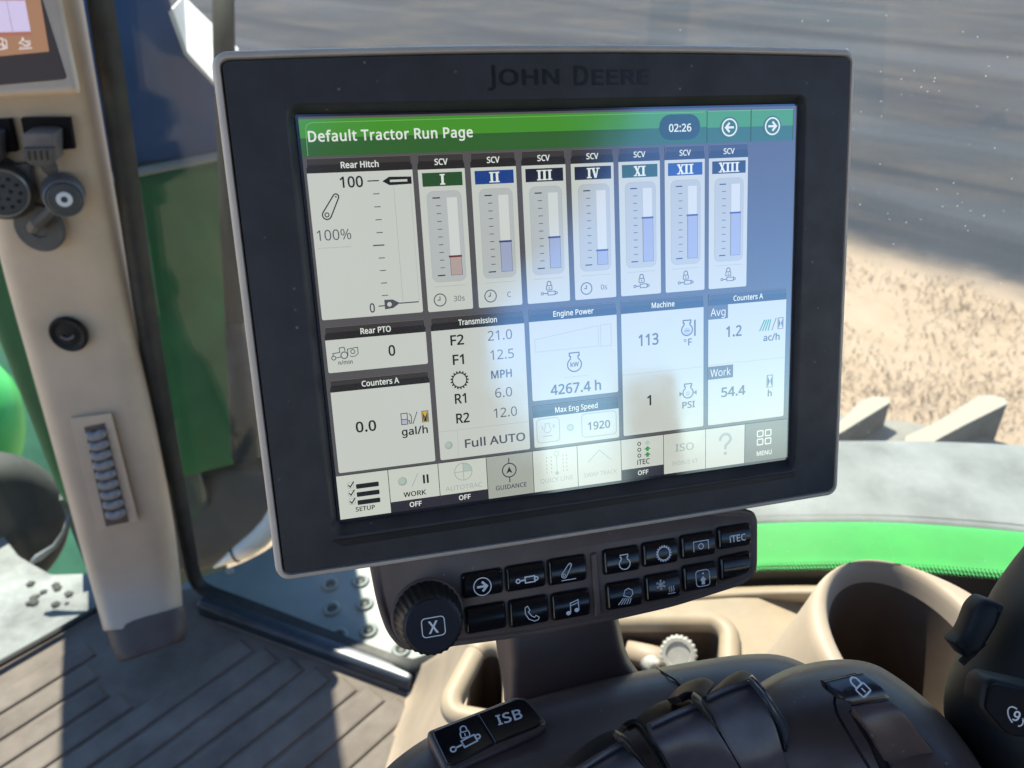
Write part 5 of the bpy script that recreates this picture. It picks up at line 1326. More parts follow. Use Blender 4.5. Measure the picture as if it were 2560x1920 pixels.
# round cap lower down
F, f = pframe(147, 722, .003)
g = Geo()
cp = F.p(*f(148, 722), 0)
g.lathe(cp, F.n, [(.0245, -.003), (.0250, .0015), (.0225, .004), (.020, .0035), (.016, .001), (.012, .002), (.002, .0025)], plastic('gloss_black_cap', (.006, .007, .009), .45, .2), 40)
mod_bevel(g.part(post, 'round_cap'), .0005, 2, 40)
g = Geo(); g.tube([F.p(*f(*p), .0035) for p in ((134, 723), (140, 728), (149, 730), (158, 727), (163, 722))], .0018, m_mgrey, 8); g.part(post, 'cap_slot')
m_ridge = plastic('grey_ridges', (.235, .222, .212), .5, .4)
# vent with ridged wheel
F, f = pframe(230, 1040, .0035)
g = Geo()
q = [f(*sV(*p)) for p in ((390, 328), (618, 300), (770, 905), (548, 960))]
g.slab(F, rpoly(q, 2, 3), -.003, .0005, m_post, .0003); g.part(post, 'vent_plate')
g = Geo(); g.slab(F, [f(*sV(*p)) for p in ((475, 376), (588, 352), (722, 905), (597, 930))], .0008, .0018, m_foot); vt = g.part(post, 'vent_opening')
for i in range(9):
    t = i / 8.6
    c0 = (540 + t * 118, 400 + t * 475)
    g = Geo()
    a_, b_ = F.p(*f(*sV(c0[0] - 50, c0[1] + 8)), .0025), F.p(*f(*sV(c0[0] + 52, c0[1] - 10)), .0025)
    m_ = (a_ + b_) / 2 + F.n * .004 - F.y * .012
    pts = [a_ * (1 - s_) ** 2 + m_ * 2 * s_ * (1 - s_) + b_ * s_ * s_ for s_ in [k / 8 for k in range(9)]]
    g.tube(pts, [.003] + [.0068] * 7 + [.003], m_ridge, 10)
    g.part(post, 'vent_ridge', vt, smooth=True)

# ------------------------------------------------------------------ small display on the post
ddep = pdepth(60) * .955
cd = Thing('post_display', 'small display with orange lit screen mounted on the beige post, above the sockets', 'display', at(40, 200, ddep))
dx = (at(160, 190, ddep) - at(0, 203, ddep * 1.0)).normalized(); dyv = (at(124, 0, ddep) - at(160, 180, ddep)).normalized()
dn = dx.cross(dyv).normalized(); dyv = dn.cross(dx)
k = ddep / 1693
FD2 = Frame(at(0, 0, ddep), dx, dyv, dn, k, k)
def f2(px, py):
    p = onp(px, py, FD2.o, dn) - FD2.o; return (p.dot(dx) / k, -p.dot(dyv) / k)
def q1(x, y): return f2(x * .434 / 1.1573, y * .434 / 1.1573)
g = Geo()
q = rpoly([q1(-700, -600), q1(250, -600), q1(330, 0), q1(437, 520), q1(0, 545), q1(-500, 575)], [6, 6, 4, 14, 6, 6], 5)
g.slab(FD2, q, -.010, .0, m_post, .004); mod_bevel(g.part(cd, 'housing'), .001, 2, 40)
g = Geo()
q = rpoly([q1(-700, -560), q1(180, -560), q1(245, 0), q1(388, 455), q1(0, 490), q1(-500, 520)], [4, 4, 2, 10, 4, 4], 5)
g.slab(FD2, q, -.002, .0012, plastic('brown_black_plastic', (.10, .072, .06), .6, .1), .001); g.part(cd, 'bezel')
OR = glow('orange_lit', (.36, .185, .09), 1.0, False); LV = glow('graph_lilac', (.66, .58, .80), 1.0, False); OD = glow('orange_dim', (.20, .095, .045), 1.0, False); GI = glow('icon_white', (.78, .72, .74), 1.0, False); RD = glow('graph_red', (.40, .13, .08), 1.0, False); LVL = glow('graph_line', (.42, .36, .55), 1.0, False); GKL = glow('graph_grid', (.16, .10, .12), 1.0, False)
L = Lay(FD2, .0014)
L.poly([q1(-700, -500), q1(190, -500), q1(238, 0), q1(288, 300), q1(0, 328), q1(-500, 350)], OR)
L.poly([q1(-700, -500), q1(105, -500), q1(148, 0), q1(182, 185), q1(0, 190), q1(-500, 195)], LV, 1)
for i in range(16):
    y = 8 + i * 11.5
    L.line([q1(-300, y), q1(146 + y * .18, y)], .9, LVL, 2)
L.line([q1(42, 0), q1(80, 185)], .9, GKL, 3)
L.line([q1(-300, 7), q1(146, 4)], 2.2, RD, 3)
L.line([q1(-300, 205), q1(186, 198)], 6, RD, 1)
sc_ = L.emit_part(cd, 'screen')
L = Lay(FD2, .0014)
a = q1(-8, 290); sy_pump(L, a[0], a[1], 23, GI, 4, .1)
L.rect(a[0] - 1, a[1] - 1, a[0] + 15, a[1] + 1, GI, 4)
L.emit_part(cd, 'fuel_symbol', sc_)
L = Lay(FD2, .0014)
c = q1(150, 255)
L.line([(c[0] - 14, c[1] + 11), (c[0] + 15, c[1] + 11)], 2, GI, 4); L.line([(c[0] - 12, c[1] - 2), (c[0] - 4, c[1] - 8), (c[0] + 3, c[1] - 4), (c[0] + 10, c[1] + 3), (c[0] + 2, c[1] + 5), (c[0] - 5, c[1])], 2, GI, 4.3, True)
L.disc(c[0] - 4, c[1] - 11, 2.4, GI, 4); L.line([(c[0] + 3, c[1] - 4), (c[0] + 11, c[1] - 5), (c[0] + 12, c[1] + 2)], 1.6, GI, 4.6); L.line([(c[0] - 12, c[1] + 7), (c[0] + 12, c[1] + 7)], 1.2, GI, 4.2)
L.emit_part(cd, 'warning_symbol', sc_)

# ------------------------------------------------------------------ panes
def glass(name):
    m = bpy.data.materials.new(name)
    N, L = nodes_of(m)
    N.remove(N['Principled BSDF'])
    out = N['Material Output']
    tc = N.new('ShaderNodeTexCoord')
    tp = N.new('ShaderNodeBsdfTransparent'); tp.inputs[0].default_value = (.93, .96, .95, 1)
    gl = N.new('ShaderNodeBsdfGlossy'); gl.inputs['Roughness'].default_value = .02
    lw = N.new('ShaderNodeLayerWeight'); lw.inputs['Blend'].default_value = .25
    mr = N.new('ShaderNodeMapRange'); mr.inputs['To Min'].default_value = .015; mr.inputs['To Max'].default_value = .04
    L.new(lw.outputs['Fresnel'], mr.inputs['Value'])
    mx = N.new('ShaderNodeMixShader'); L.new(mr.outputs[0], mx.inputs[0]); L.new(tp.outputs[0], mx.inputs[1]); L.new(gl.outputs[0], mx.inputs[2])
    # dust: fine film plus scattered specks, lit by whatever light falls on the pane
    df = N.new('ShaderNodeBsdfTranslucent'); df.inputs[0].default_value = (.75, .74, .70, 1)
    d2 = N.new('ShaderNodeBsdfDiffuse'); d2.inputs[0].default_value = (.75, .74, .70, 1)
    dm = N.new('ShaderNodeMixShader'); dm.inputs[0].default_value = .5; L.new(df.outputs[0], dm.inputs[1]); L.new(d2.outputs[0], dm.inputs[2])
    no = N.new('ShaderNodeTexNoise'); no.inputs['Scale'].default_value = 7; no.inputs['Detail'].default_value = 5
    L.new(tc.outputs['Object'], no.inputs['Vector'])
    film = N.new('ShaderNodeMapRange'); film.inputs['From Min'].default_value = .3; film.inputs['From Max'].default_value = .75; film.inputs['To Min'].default_value = .014; film.inputs['To Max'].default_value = .055
    L.new(no.outputs['Fac'], film.inputs['Value'])
    xyz = N.new('ShaderNodeSeparateXYZ'); L.new(tc.outputs['Object'], xyz.inputs[0])
    gate = N.new('ShaderNodeMapRange'); gate.interpolation_type = 'SMOOTHSTEP'; gate.inputs['From Min'].default_value = .45; gate.inputs['From Max'].default_value = .85
    L.new(xyz.outputs[0], gate.inputs['Value'])
    fg = N.new('ShaderNodeMapRange'); fg.inputs['To Min'].default_value = .25
    L.new(gate.outputs[0], fg.inputs['Value'])
    fm = N.new('ShaderNodeMath'); fm.operation = 'MULTIPLY'; L.new(film.outputs[0], fm.inputs[0]); L.new(fg.outputs[0], fm.inputs[1])
    acc = fm.outputs[0]
    for scl, rad, thr in ((430, .14, .988), (190, .10, .993)):
        vo = N.new('ShaderNodeTexVoronoi'); vo.inputs['Scale'].default_value = scl
        L.new(tc.outputs['Object'], vo.inputs['Vector'])
        c1 = N.new('ShaderNodeMapRange'); c1.inputs['From Min'].default_value = rad * 2.4; c1.inputs['From Max'].default_value = rad; c1.inputs['To Max'].default_value = .55
        L.new(vo.outputs['Distance'], c1.inputs['Value'])
        sp = N.new('ShaderNodeSeparateColor'); L.new(vo.outputs['Color'], sp.inputs[0])
        c2_ = N.new('ShaderNodeMath'); c2_.operation = 'GREATER_THAN'; c2_.inputs[1].default_value = thr; L.new(sp.outputs[0], c2_.inputs[0])
        mu = N.new('ShaderNodeMath'); mu.operation = 'MULTIPLY'; L.new(c1.outputs[0], mu.inputs[0]); L.new(c2_.outputs[0], mu.inputs[1])
        m3 = N.new('ShaderNodeMath'); m3.operation = 'MULTIPLY'; L.new(mu.outputs[0], m3.inputs[0]); L.new(gate.outputs[0], m3.inputs[1]); mu = m3
        ad = N.new('ShaderNodeMath'); ad.operation = 'MAXIMUM'; L.new(acc, ad.inputs[0]); L.new(mu.outputs[0], ad.inputs[1]); acc = ad.outputs[0]
    m2 = N.new('ShaderNodeMixShader'); L.new(acc, m2.inputs[0]); L.new(mx.outputs[0], m2.inputs[1]); L.new(dm.outputs[0], m2.inputs[2])
    L.new(m2.outputs[0], out.inputs['Surface'])
    return m
m_glass = glass('dusty_window_glass')
m_frit = plastic('black_window_print', (.008, .008, .008), .35, .5)
win = Thing('side_window', 'large dusty side window with black printed lower edge behind the display', 'window', A0)
def gp(s_, z): return A0 + AB * s_ + V((0, 0, z))
def sg(px, py): p = og(px, py) - A0; return (p.dot(AB), p.z)
FG = Frame(A0, AB, V((0, 0, 1)), -GN)          # u along the pane, v = -z, h towards the cab
low = [sg(*p) for p in ((428, 1268), (890, 1442), (985, 1386), (1120, 1330), (1300, 1285), (1640, 1255), (1830, 1253), (2000, 1264), (2212, 1282), (2400, 1320))]
top_ = [(low[-1][0], 1.75), (sg(240, 0)[0] - .06, 1.75), (sg(240, 0)[0] - .0, .96)]
outl = [(u, -z) for u, z in low + top_]
g = Geo(); g.slab(FG, outl, -.005, 0, m_glass); g.part(win, 'pane', fix=True)
g = Geo()
# printed band with a fading row of dots
bandt = [(u, z + .014) for u, z in low]
pts = [low[i] for i in range(3, 10)]
for i in range(3, 9):
    a, b = low[i], low[i + 1]
    n_ = max(1, int((b[0] - a[0]) / .0032))
    for j in range(n_):
        t0 = j / n_
        u = a[0] + (b[0] - a[0]) * t0; z = a[1] + (b[1] - a[1]) * t0
        for rw, (dz, rr) in enumerate(((.0168, .00185), (.0197, .0017), (.0226, .0015), (.0255, .0012), (.0284, .0008))):
            uu = u + (.0016 if rw % 2 else 0)
            g.add([FG.p(uu + rr * math.cos(t), -(z + dz + rr * math.sin(t)), .0012) for t in [math.pi / 3 * q for q in range(6)]], [tuple(range(6))], m_frit)
def band(g, pts, w0, w1, h, mat):
    g.ridge([[FG.p(u, -(z + w0), h) for u, z in pts], [FG.p(u, -(z + w1), h) for u, z in pts]], mat)
dense = []
for i in range(3, 9):
    for j in range(10): t0 = j / 10; dense.append((low[i][0] + (low[i + 1][0] - low[i][0]) * t0, low[i][1] + (low[i + 1][1] - low[i][1]) * t0))
dense.append(low[9])
band(g, dense, -.01, .016, .001, m_frit)
g.part(win, 'printed_edge', fix=False)
# rubber seal round the lower front corner, and the strip beside the post
g = Geo()
sealp = [og(205, -60, -.012), og(233, 150, -.012), og(262, 320, -.012), og(300, 622, -.012), og(345, 880, -.012), og(394, 1141, -.012), og(412, 1235, -.012), og(424, 1262, -.012), og(445, 1280, -.012), og(520, 1306, -.012), og(700, 1376, -.012), og(880, 1446, -.012), og(905, 1442, -.012), og(985, 1396, -.012)]
rows = []
for i, p in enumerate(sealp):
    t = (sealp[min(i + 1, len(sealp) - 1)] - sealp[max(0, i - 1)]).normalized(); nn = GN.cross(t).normalized()
    wd = .013 if i < 6 else .009
    rows.append([p + nn * wd - GN * -.01, p + nn * wd - GN * .006, p + nn * wd * .4 - GN * .011, p - nn * wd * .4 - GN * .011, p - nn * wd - GN * .006, p - nn * wd - GN * -.01])
g.ridge(rows, m_seal); o = g.part(win, 'seal'); mod_sub(o, 1)
# metal door sill rail
g = Geo()
m_sill = plastic('painted_sill', (.030, .036, .048), .35, .5, .2, var=.3, vscale=30)
a_, b_ = onz(440, 1302, .0), onz(897, 1470, .0)
q = [(-.017, -.012), (-.017, .010), (-.012, .016), (.008, .016), (.013, .010), (.013, -.012)]
d_ = (b_ - a_).normalized(); nn = V((-d_.y, d_.x, 0))
g.ridge([[p + nn * x + V((0, 0, z)) for x, z in q] for p in (a_, a_ + d_ * .01, b_ - d_ * .012, b_)], m_sill)
g.f.append([0, 1, 2, 3, 4, 5]); g.m.append(0); g.f.append([18, 19, 20, 21, 22, 23]); g.m.append(0)
mod_bevel(g.part(win, 'sill_rail'), .004, 3, 40)
# front pane
fw_ = Thing('front_window', 'front window pane left of the beige corner post, tractor parts seen through it', 'window', onz(100, 1370, 0))
wa, wb = onz(235, 1300, 0), onz(-260, 1580, 0)
g = Geo()
wd_ = (wb - wa).normalized(); wn_ = V((-wd_.y, wd_.x, 0))
FWn = Frame(wa, wd_, V((0, 0, 1)), wn_)
g.slab(FWn, [(0, .0), ((wb - wa).length, 0), ((wb - wa).length, -1.6), (-.25, -1.6), (-.2, -.8)], 0, .005, m_glass); g.part(fw_, 'pane')
g = Geo()
g.tube([wa + V((0, 0, .0)), wa + wd_ * .1 + V((0, 0, -.002)), wb], .006, m_seal, 8); g.part(fw_, 'seal')
# ------------------------------------------------------------------ outside the cab
GZ = -1.6
def ground_mat():
    m = bpy.data.materials.new('shaded_gravel_and_grass')
    N, L = nodes_of(m)
    b = N['Principled BSDF']; b.inputs['Roughness'].default_value = .95; b.inputs['Specular IOR Level'].default_value = .1
    tc = N.new('ShaderNodeTexCoord')
    def noise_(scale, detail, rough=.6, vec=None):
        n = N.new('ShaderNodeTexNoise'); n.inputs['Scale'].default_value = scale; n.inputs['Detail'].default_value = detail; n.inputs['Roughness'].default_value = rough
        L.new(vec or tc.outputs['Object'], n.inputs['Vector']); return n.outputs['Fac']
    def rng(v, a, b_, c=0., d=1.):
        r = N.new('ShaderNodeMapRange'); r.interpolation_type = 'SMOOTHSTEP'
        for q, x in (('From Min', a), ('From Max', b_), ('To Min', c), ('To Max', d)): r.inputs[q].default_value = x
        L.new(v, r.inputs['Value']); return r.outputs[0]
    def mix(f, a, b_):
        x = N.new('ShaderNodeMix'); x.data_type = 'RGBA'
        L.new(f, x.inputs['Factor'])
        for k, v in (('A', a), ('B', b_)):
            if isinstance(v, tuple): x.inputs[k].default_value = (*v, 1)
            else: L.new(v, x.inputs[k])
        return x.outputs['Result']
    mp = N.new('ShaderNodeMapping'); mp.vector_type = 'TEXTURE'; mp.inputs['Rotation'].default_value = (0, 0, math.atan2(-.68, .73)); mp.inputs['Scale'].default_value = (8, 1, 1)
    L.new(tc.outputs['Object'], mp.inputs['Vector'])
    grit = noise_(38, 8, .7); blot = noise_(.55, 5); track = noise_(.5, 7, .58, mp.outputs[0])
    c = mix(rng(grit, .3, .7), (.021, .026, .034), (.044, .049, .058))  # the far ground's blue-grey shade is put into the gravel colour
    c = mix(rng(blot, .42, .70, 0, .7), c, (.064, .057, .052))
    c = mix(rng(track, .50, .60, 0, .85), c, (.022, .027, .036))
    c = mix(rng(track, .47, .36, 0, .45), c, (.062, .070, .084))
    straw = mix(rng(noise_(3.2, 10, .7), .35, .68), (.335, .262, .188), (.285, .218, .152))
    straw = mix(rng(noise_(.8, 4), .52, .7, 0, .6), straw, (.37, .28, .205))
    # signed distance from the shadow edge, where painted shade gives way to grass
    sx_ = N.new('ShaderNodeSeparateXYZ'); L.new(tc.outputs['Object'], sx_.inputs[0])
    def mul(v, k): 
        q = N.new('ShaderNodeMath'); q.operation = 'MULTIPLY'; L.new(v, q.inputs[0]); q.inputs[1].default_value = k; return q.outputs[0]
    def add(a, b_):
        q = N.new('ShaderNodeMath'); q.operation = 'ADD'; L.new(a, q.inputs[0])
        if isinstance(b_, float): q.inputs[1].default_value = b_
        else: L.new(b_, q.inputs[1])
        return q.outputs[0]
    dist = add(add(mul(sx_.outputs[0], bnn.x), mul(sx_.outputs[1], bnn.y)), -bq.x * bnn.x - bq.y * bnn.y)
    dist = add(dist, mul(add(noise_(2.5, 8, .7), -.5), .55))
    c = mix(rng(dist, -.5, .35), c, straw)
    L.new(c, b.inputs['Base Color'])
    bp = N.new('ShaderNodeBump'); bp.inputs['Strength'].default_value = .1; bp.inputs['Distance'].default_value = .02
    L.new(grit, bp.inputs['Height']); L.new(bp.outputs[0], b.inputs['Normal'])
    return m
m_grass = plastic('dry_grass_ground', (0.44, 0.32, 0.21), 0.9, 0.2, dust=(0.33, 0.25, 0.165), var=.9, vscale=2.2, bump=.5, bscale=22, detail=9)
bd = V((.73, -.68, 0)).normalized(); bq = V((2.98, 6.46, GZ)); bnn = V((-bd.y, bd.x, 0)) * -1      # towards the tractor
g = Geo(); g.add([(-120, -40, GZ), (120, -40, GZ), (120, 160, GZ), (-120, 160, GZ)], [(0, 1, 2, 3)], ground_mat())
tag(g.top('ground', 'gravel yard painted in blue grey shade, with dark wheel tracks and a strip of dry grass', None, V((0, 0, GZ)), fix=False), None, None, None, 'structure')
# dry blades
m_bl = [plastic('straw_pale', (.38, .285, .20), .8, .2), plastic('straw_brown', (.33, .24, .16), .8, .2), plastic('straw_pink', (.36, .27, .185), .8, .2), plastic('grass_olive', (.20, .165, .10), .8, .2)]
g = Geo()
rnd = random.Random(5)
for i in range(5000):
    px, py = rnd.uniform(1750, 2330), rnd.uniform(545, 960)
    p = onz(px, py, GZ + .004)
    if (p - bq).dot(bnn) < .1 + .3 * noise.noise(V((p.x * 2, p.y * 2, 0))) + .25 * rnd.random() ** 3: continue
    dens = noise.noise(V((p.x * 1.3, p.y * 1.3, 4)))
    if rnd.random() > .62 + dens: continue
    a = rnd.uniform(0, 6.28); h = rnd.uniform(.02, .07) * (1 + .6 * dens); w_ = rnd.uniform(.003, .007)
    le = V((math.cos(a), math.sin(a), 0)); up = V((rnd.uniform(-1, 1), rnd.uniform(-1, 1), 1.0)).normalized() * h
    mi = 3 if (noise.noise(V((p.x * 2.2, p.y * 2.2, 8))) > .42 and rnd.random() < .5) else rnd.choice((0, 0, 1, 2, 2))
    g.add([p - le * w_, p + le * w_, p + up], [(0, 1, 2)], m_bl[mi])
tag(g.top('dry_grass', 'short dry straw grass blades', None, V((2.5, 5, GZ)), fix=False), 'short dry straw grass beside the tractor', 'grass', None, 'stuff')

# rear fender: green inner panel and grey flare
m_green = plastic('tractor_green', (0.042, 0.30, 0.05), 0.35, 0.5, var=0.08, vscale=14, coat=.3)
m_gpl = plastic('dusty_grey_flare', (0.175, 0.19, 0.185), 0.6, 0.35, var=0.3, vscale=7, bump=0.2, bscale=200, detail=7)
fen = Thing('rear_fender', 'bright green rear fender with a dusty grey flare outside the window', 'fender', onz(2000, 1180, .0))
xs = [1350, 1500, 1640, 1750, 1900, 2050, 2212, 2400]
top_y = [1150, 1138, 1131, 1128, 1128, 1136, 1150, 1175]
patch(fen, 'inner_panel', [[(x, y + 260, .05) for x, y in zip(xs, top_y)], [(x, y + 150, .285) for x, y in zip(xs, top_y)], [(x, y + 90, .30) for x, y in zip(xs, top_y)], [(x, y + 8, .312) for x, y in zip(xs, top_y)], [(x, y + 1, .306) for x, y in zip(xs, top_y)]], m_green, .01, 4)
patch(fen, 'flare', [[(x, y + 3, .302) for x, y in zip(xs, top_y)], [(x, y - 2, .310) for x, y in zip(xs, top_y)], [(x, y - 40, .315) for x, y in zip(xs, top_y)], [(x, y - 110, .312) for x, y in zip(xs, top_y)], [(x, 962 + max(0, x - 2000) * .045, .306) for x in xs], [(x, 953 + max(0, x - 2000) * .045, .300) for x in xs], [(x, 954 + max(0, x - 2000) * .045, .280) for x in xs]], m_gpl, .012, 4)
# rear tyre
m_tyre = plastic('dusty_rubber', (0.15, 0.155, 0.15), 0.8, 0.3, dust=(.24, .225, .185), var=.8, vscale=9, bump=0.4, bscale=90, detail=7)
m_lugd = plastic('tyre_lug_rubber', (0.29, 0.275, 0.235), 0.8, 0.3, dust=(.34, .305, .24), var=.8, vscale=12, bump=0.3, bscale=90, detail=7)
tyre = Thing('tractor_rear_wheel', 'dusty tractor rear tyre with thick slanted lugs behind the grey fender flare', 'tyre', onz(2000, 950, -1.0))
rows = []
for i in range(11):
    f_ = .35 - i * .14
    ap_ = -.3
    dz = -((f_ - ap_) ** 2) / 2.0
    rows.append([tr(f_, r_, z_ + dz * .8) for r_, z_ in ((1.05, .17), (1.2, .182), (1.36, .185), (1.49, .178), (1.56, .12), (1.58, -.1), (1.58, -.5))])
g = Geo(); g.ridge(rows, m_tyre); o = g.part(tyre, 'carcass', fix=False)
if o.data.polygons[0].normal.z < 0: o.data.flip_normals()
mod_solid(o, .03); mod_sub(o, 1)
m_lugshade = plastic('lug_side_shade', (.075, .08, .08), .8, .3, var=.3, vscale=20)  # lug sides: their shade put into a darker rubber colour; tops are dusty
def cT(x, y): return ((1900 + .506 * x) / 1.1573, (640 + .506 * y) / 1.1573)
def lug(pts, z):
    p3 = [onz(*cT(*p), z) for p in pts]
    g = Geo()
    n_ = len(p3); dn_ = V((0, 0, -.13))
    out_ = [p + dn_ + (p - sum(p3, V()) / n_) * .06 for p in p3]
    g.add(p3 + out_, [tuple(range(n_))], m_lugd); g.add(p3 + out_, [(i, (i + 1) % n_, n_ + (i + 1) % n_, n_ + i) for i in range(n_)], m_lugshade)
    o = g.part(tyre, 'lug'); mod_bevel(o, .005, 2, 30)
lug([(250, 960), (330, 880), (500, 712), (560, 693), (632, 699), (646, 722), (430, 855), (330, 915), (260, 1000)], .225)
lug([(720, 890), (870, 820), (1080, 690), (1140, 684), (1210, 702), (1226, 728), (1000, 840), (880, 905), (800, 960), (700, 960)], .225)
lug([(1330, 900), (1480, 820), (1690, 700), (1750, 692), (1820, 712), (1836, 736), (1610, 850), (1480, 920), (1310, 960)], .225)
lug([(-220, 960), (-130, 880), (30, 712), (90, 695), (150, 705), (160, 728), (-40, 855), (-130, 915), (-210, 1000)], .22)

# exhaust housing beyond the corner of the cab (it throws the broad shadow over the sill and floor)
m_blueshade = plastic('shade_blue_panel', (0.016, 0.055, 0.15), 0.55, 0.25, var=0.2, vscale=3)  # the pale cover's bluish shade is put into its colour
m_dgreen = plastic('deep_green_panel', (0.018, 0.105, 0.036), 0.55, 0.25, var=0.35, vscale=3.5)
hp = at(520, 330, 1.39); hr = V((hp.x, hp.y, 0))
hb = SUN_AZ.copy(); hd = V((-hb.y, hb.x, 0))
FH = Frame(hr, hd, V((0, 0, 1)), -hb)          # u leftwards along the front face, v = -z
hz = onp(420, 345, hr, hb).z
zb = onp(480, 1010, hr, hb).z
house = Thing('exhaust_housing', 'tall housing outside the cab corner, shade coloured blue above and deep green below', 'exhaust housing', hr + V((0, 0, zb)))
def fh(px, py):
    p = onp(px, py, hr, hb) - hr; return (p.dot(hd), -p.z)
chop = [fh(*p) for p in ((531, 254), (500, 218), (452, 165), (404, 112), (372, 20))]
ex = chop[-1]; 
g = Geo(); g.slab(FH, [(0, -hz - .004), (.46, -hz - .004), (.46, -2.15), (ex[0] + .10, -2.15), (ex[0] + .02, ex[1] - .25)] + chop[::-1], -.12, 0, m_blueshade, .004); mod_bevel(g.part(house, 'upper_cover'), .004, 2, 40)
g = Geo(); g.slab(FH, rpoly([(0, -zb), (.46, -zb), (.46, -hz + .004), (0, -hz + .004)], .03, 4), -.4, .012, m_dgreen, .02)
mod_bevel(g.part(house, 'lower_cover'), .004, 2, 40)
g = Geo(); g.slab(FH, [(.20, .7), (.47, .7), (.47, -zb + .002), (.20, -zb + .002)], -.14, -.03, plastic('dark_teal_shade_skirt', (.05, .075, .07), .6, .3, var=.4, vscale=5)); g.part(house, 'shade_skirt')  # added skirt: blocks sun that would pass under the housing
g = Geo(); g.tube([FH.p(.46, -hz + .03, .02), FH.p(.3, -hz + .015, .022), FH.p(0, -hz - .01, .02)], .008, m_gpl, 8); g.part(house, 'cover_trim')
# pale sloping top plate in the sun
fr = [FH.p(*c, .001) for c in chop]
bk_ = [at(*p, 1.60) for p in ((531, 250), (523, 178), (515, 104), (455, 48), (398, -8))]
g = Geo(); g.ridge([fr, bk_], plastic('white_enamel', (.60, .58, .54), .5, .4, var=.08, vscale=20))
o = g.top('white_plate', 'white sunlit metal plate at the top of the housing, beside its shade blue cover', 'plate', fr[0], fix=False)
if sum(p.normal.z for p in o.data.polygons) < 0: o.data.flip_normals()
mod_solid(o, .01)
# grab rail standing by the window
rail = Thing('grab_rail', 'dark upright grab rail outside the window, left of the display', 'rail', at(510, 1010, 1.22))
g = Geo(); g.tube([at(481, -60, 1.25), at(484, 100, 1.25), at(500, 500, 1.25), at(512, 720, 1.25), at(522, 860, 1.25), at(529, 1003, 1.25)], .017, plastic('weathered_dark_paint', (.025, .032, .03), .8, .1, var=.2, vscale=12), 14); g.part(rail, 'rail_tube', smooth=True)
g = Geo(); g.tube([at(516, 700, 1.22), at(523, 850, 1.22), at(531, 990, 1.22)], .021, m_seal, 12); g.part(rail, 'hand_grip', smooth=True)
g = Geo(); g.tube([at(470, -60, 1.27), at(478, 100, 1.27), at(492, 500, 1.27), at(508, 900, 1.27)], .010, plastic('pale_teal_strip', (.11, .15, .155), .6, .3), 10); g.part(rail, 'pane_reflection', smooth=True)  # last tube: reflection at the pane edge, built as a pale strip
# tank under the housing
tank = Geo()
FT = Frame(at(500, 1100, 1.75), RT, UP, -FW, 1.75 / 1693, 1.75 / 1693)
tank.slab(FT, rpoly([(x - 500, y - 1100) for x, y in ((380, 1018), (470, 1000), (560, 985), (590, 1000), (596, 1110), (563, 1168), (508, 1206), (430, 1238), (360, 1244))], [10, 10, 20, 20, 45, 30, 30, 20, 10], 5), -.4, 0, plastic('brown_grey_tank', (.065, .063, .058), .5, .3, var=.25, vscale=5), .03)
mod_bevel(tank.top('side_tank', 'rounded brown grey tank below the green housing, left of the display', 'tank', at(500, 1100, 1.9)), .004, 2, 40)
# sunlit ground below the tank, painted as a pale curved crescent
g = Geo()
cp_ = [at(x, y, 1.62) for x, y in ((462, 1226), (485, 1212), (508, 1199), (535, 1184), (560, 1164), (585, 1135), (600, 1105), (615, 1060))]
g.tube(cp_, [.002, .008, .015, .021, .022, .021, .019, .018], plastic('sunlit_crescent', (.74, .72, .66), .4, .5), 14)
ph = Thing('sunlit_crescent', 'pale crescent painted for the sunlit ground under the tank', 'crescent', at(460, 1230, 1.63)); g.part(ph, 'crescent_body', smooth=True)
g = Geo(); g.lathe(at(508, 1199, 1.62), (cp_[3] - cp_[1]).normalized(), [(.0165, -.002), (.0172, 0), (.0175, .002)], m_seal, 16); g.part(ph, 'crescent_band')
# step plate with raised buttons
m_zinc = plastic('galvanised_plate', (.165, .192, .186), .45, .5, .0, var=.15, vscale=6, bump=.1, bscale=120)
ZP = -.075
stp = Thing('step_plate', 'galvanised step plate with raised anti slip rings outside the side window', 'step plate', onz(700, 1330, ZP - .05))
FPz = Frame(onz(700, 1330, ZP), V((1, 0, 0)), V((0, 1, 0)), V((0, 0, 1)))
def fz(px, py):
    p = onz(px, py, ZP) - FPz.o; return (p.x, -p.y)
g = Geo()
g.slab(FPz, rpoly([fz(*p) for p in ((395, 1255), (440, 1244), (520, 1216), (580, 1185), (640, 1130), (900, 1080), (1020, 1080), (1040, 1400), (900, 1475), (600, 1430), (380, 1320))], .02, 3), -.02, 0, m_zinc, .003)
sp_o = g.part(stp, 'plate')
zr = .434 / 1.1573
for x, y in ((980, 605), (1155, 585), (990, 745), (1180, 715), (1200, 870), (1330, 560), (1345, 690), (1365, 840), (1390, 980), (1030, 900), (820, 470), (960, 470), (1120, 450)):
    px, py = (400 + x * .434) / 1.1573, (1200 + y * .434) / 1.1573
    if y < 500: continue
    c = onz(px, py, ZP)
    g = Geo(); g.lathe(c, V((0, 0, 1)), [(.018, -.001), (.0165, .0035), (.0125, .0055), (.0095, .0035), (.0085, -.001)], m_zinc, 24)
    g.lathe(c, V((0, 0, 1)), [(.0088, .0002), (.003, .0006)], plastic('ring_hole', (.05, .055, .05), .6) if 'ring_hole' not in bpy.data.materials else bpy.data.materials['ring_hole'], 20)
    g.part(stp, 'grip_ring', smooth=True)
g = Geo(); c = onz(577, 1433 / 1.0 - 0, ZP) if False else onz((400 + 405 * .434) / 1.1573, (1200 + 530 * .434) / 1.1573, ZP)
g.lathe(c, V((0, 0, 1)), [(.009, 0), (.008, .004), (.004, .006)], m_white, 14); g.part(stp, 'bolt_head', smooth=True)

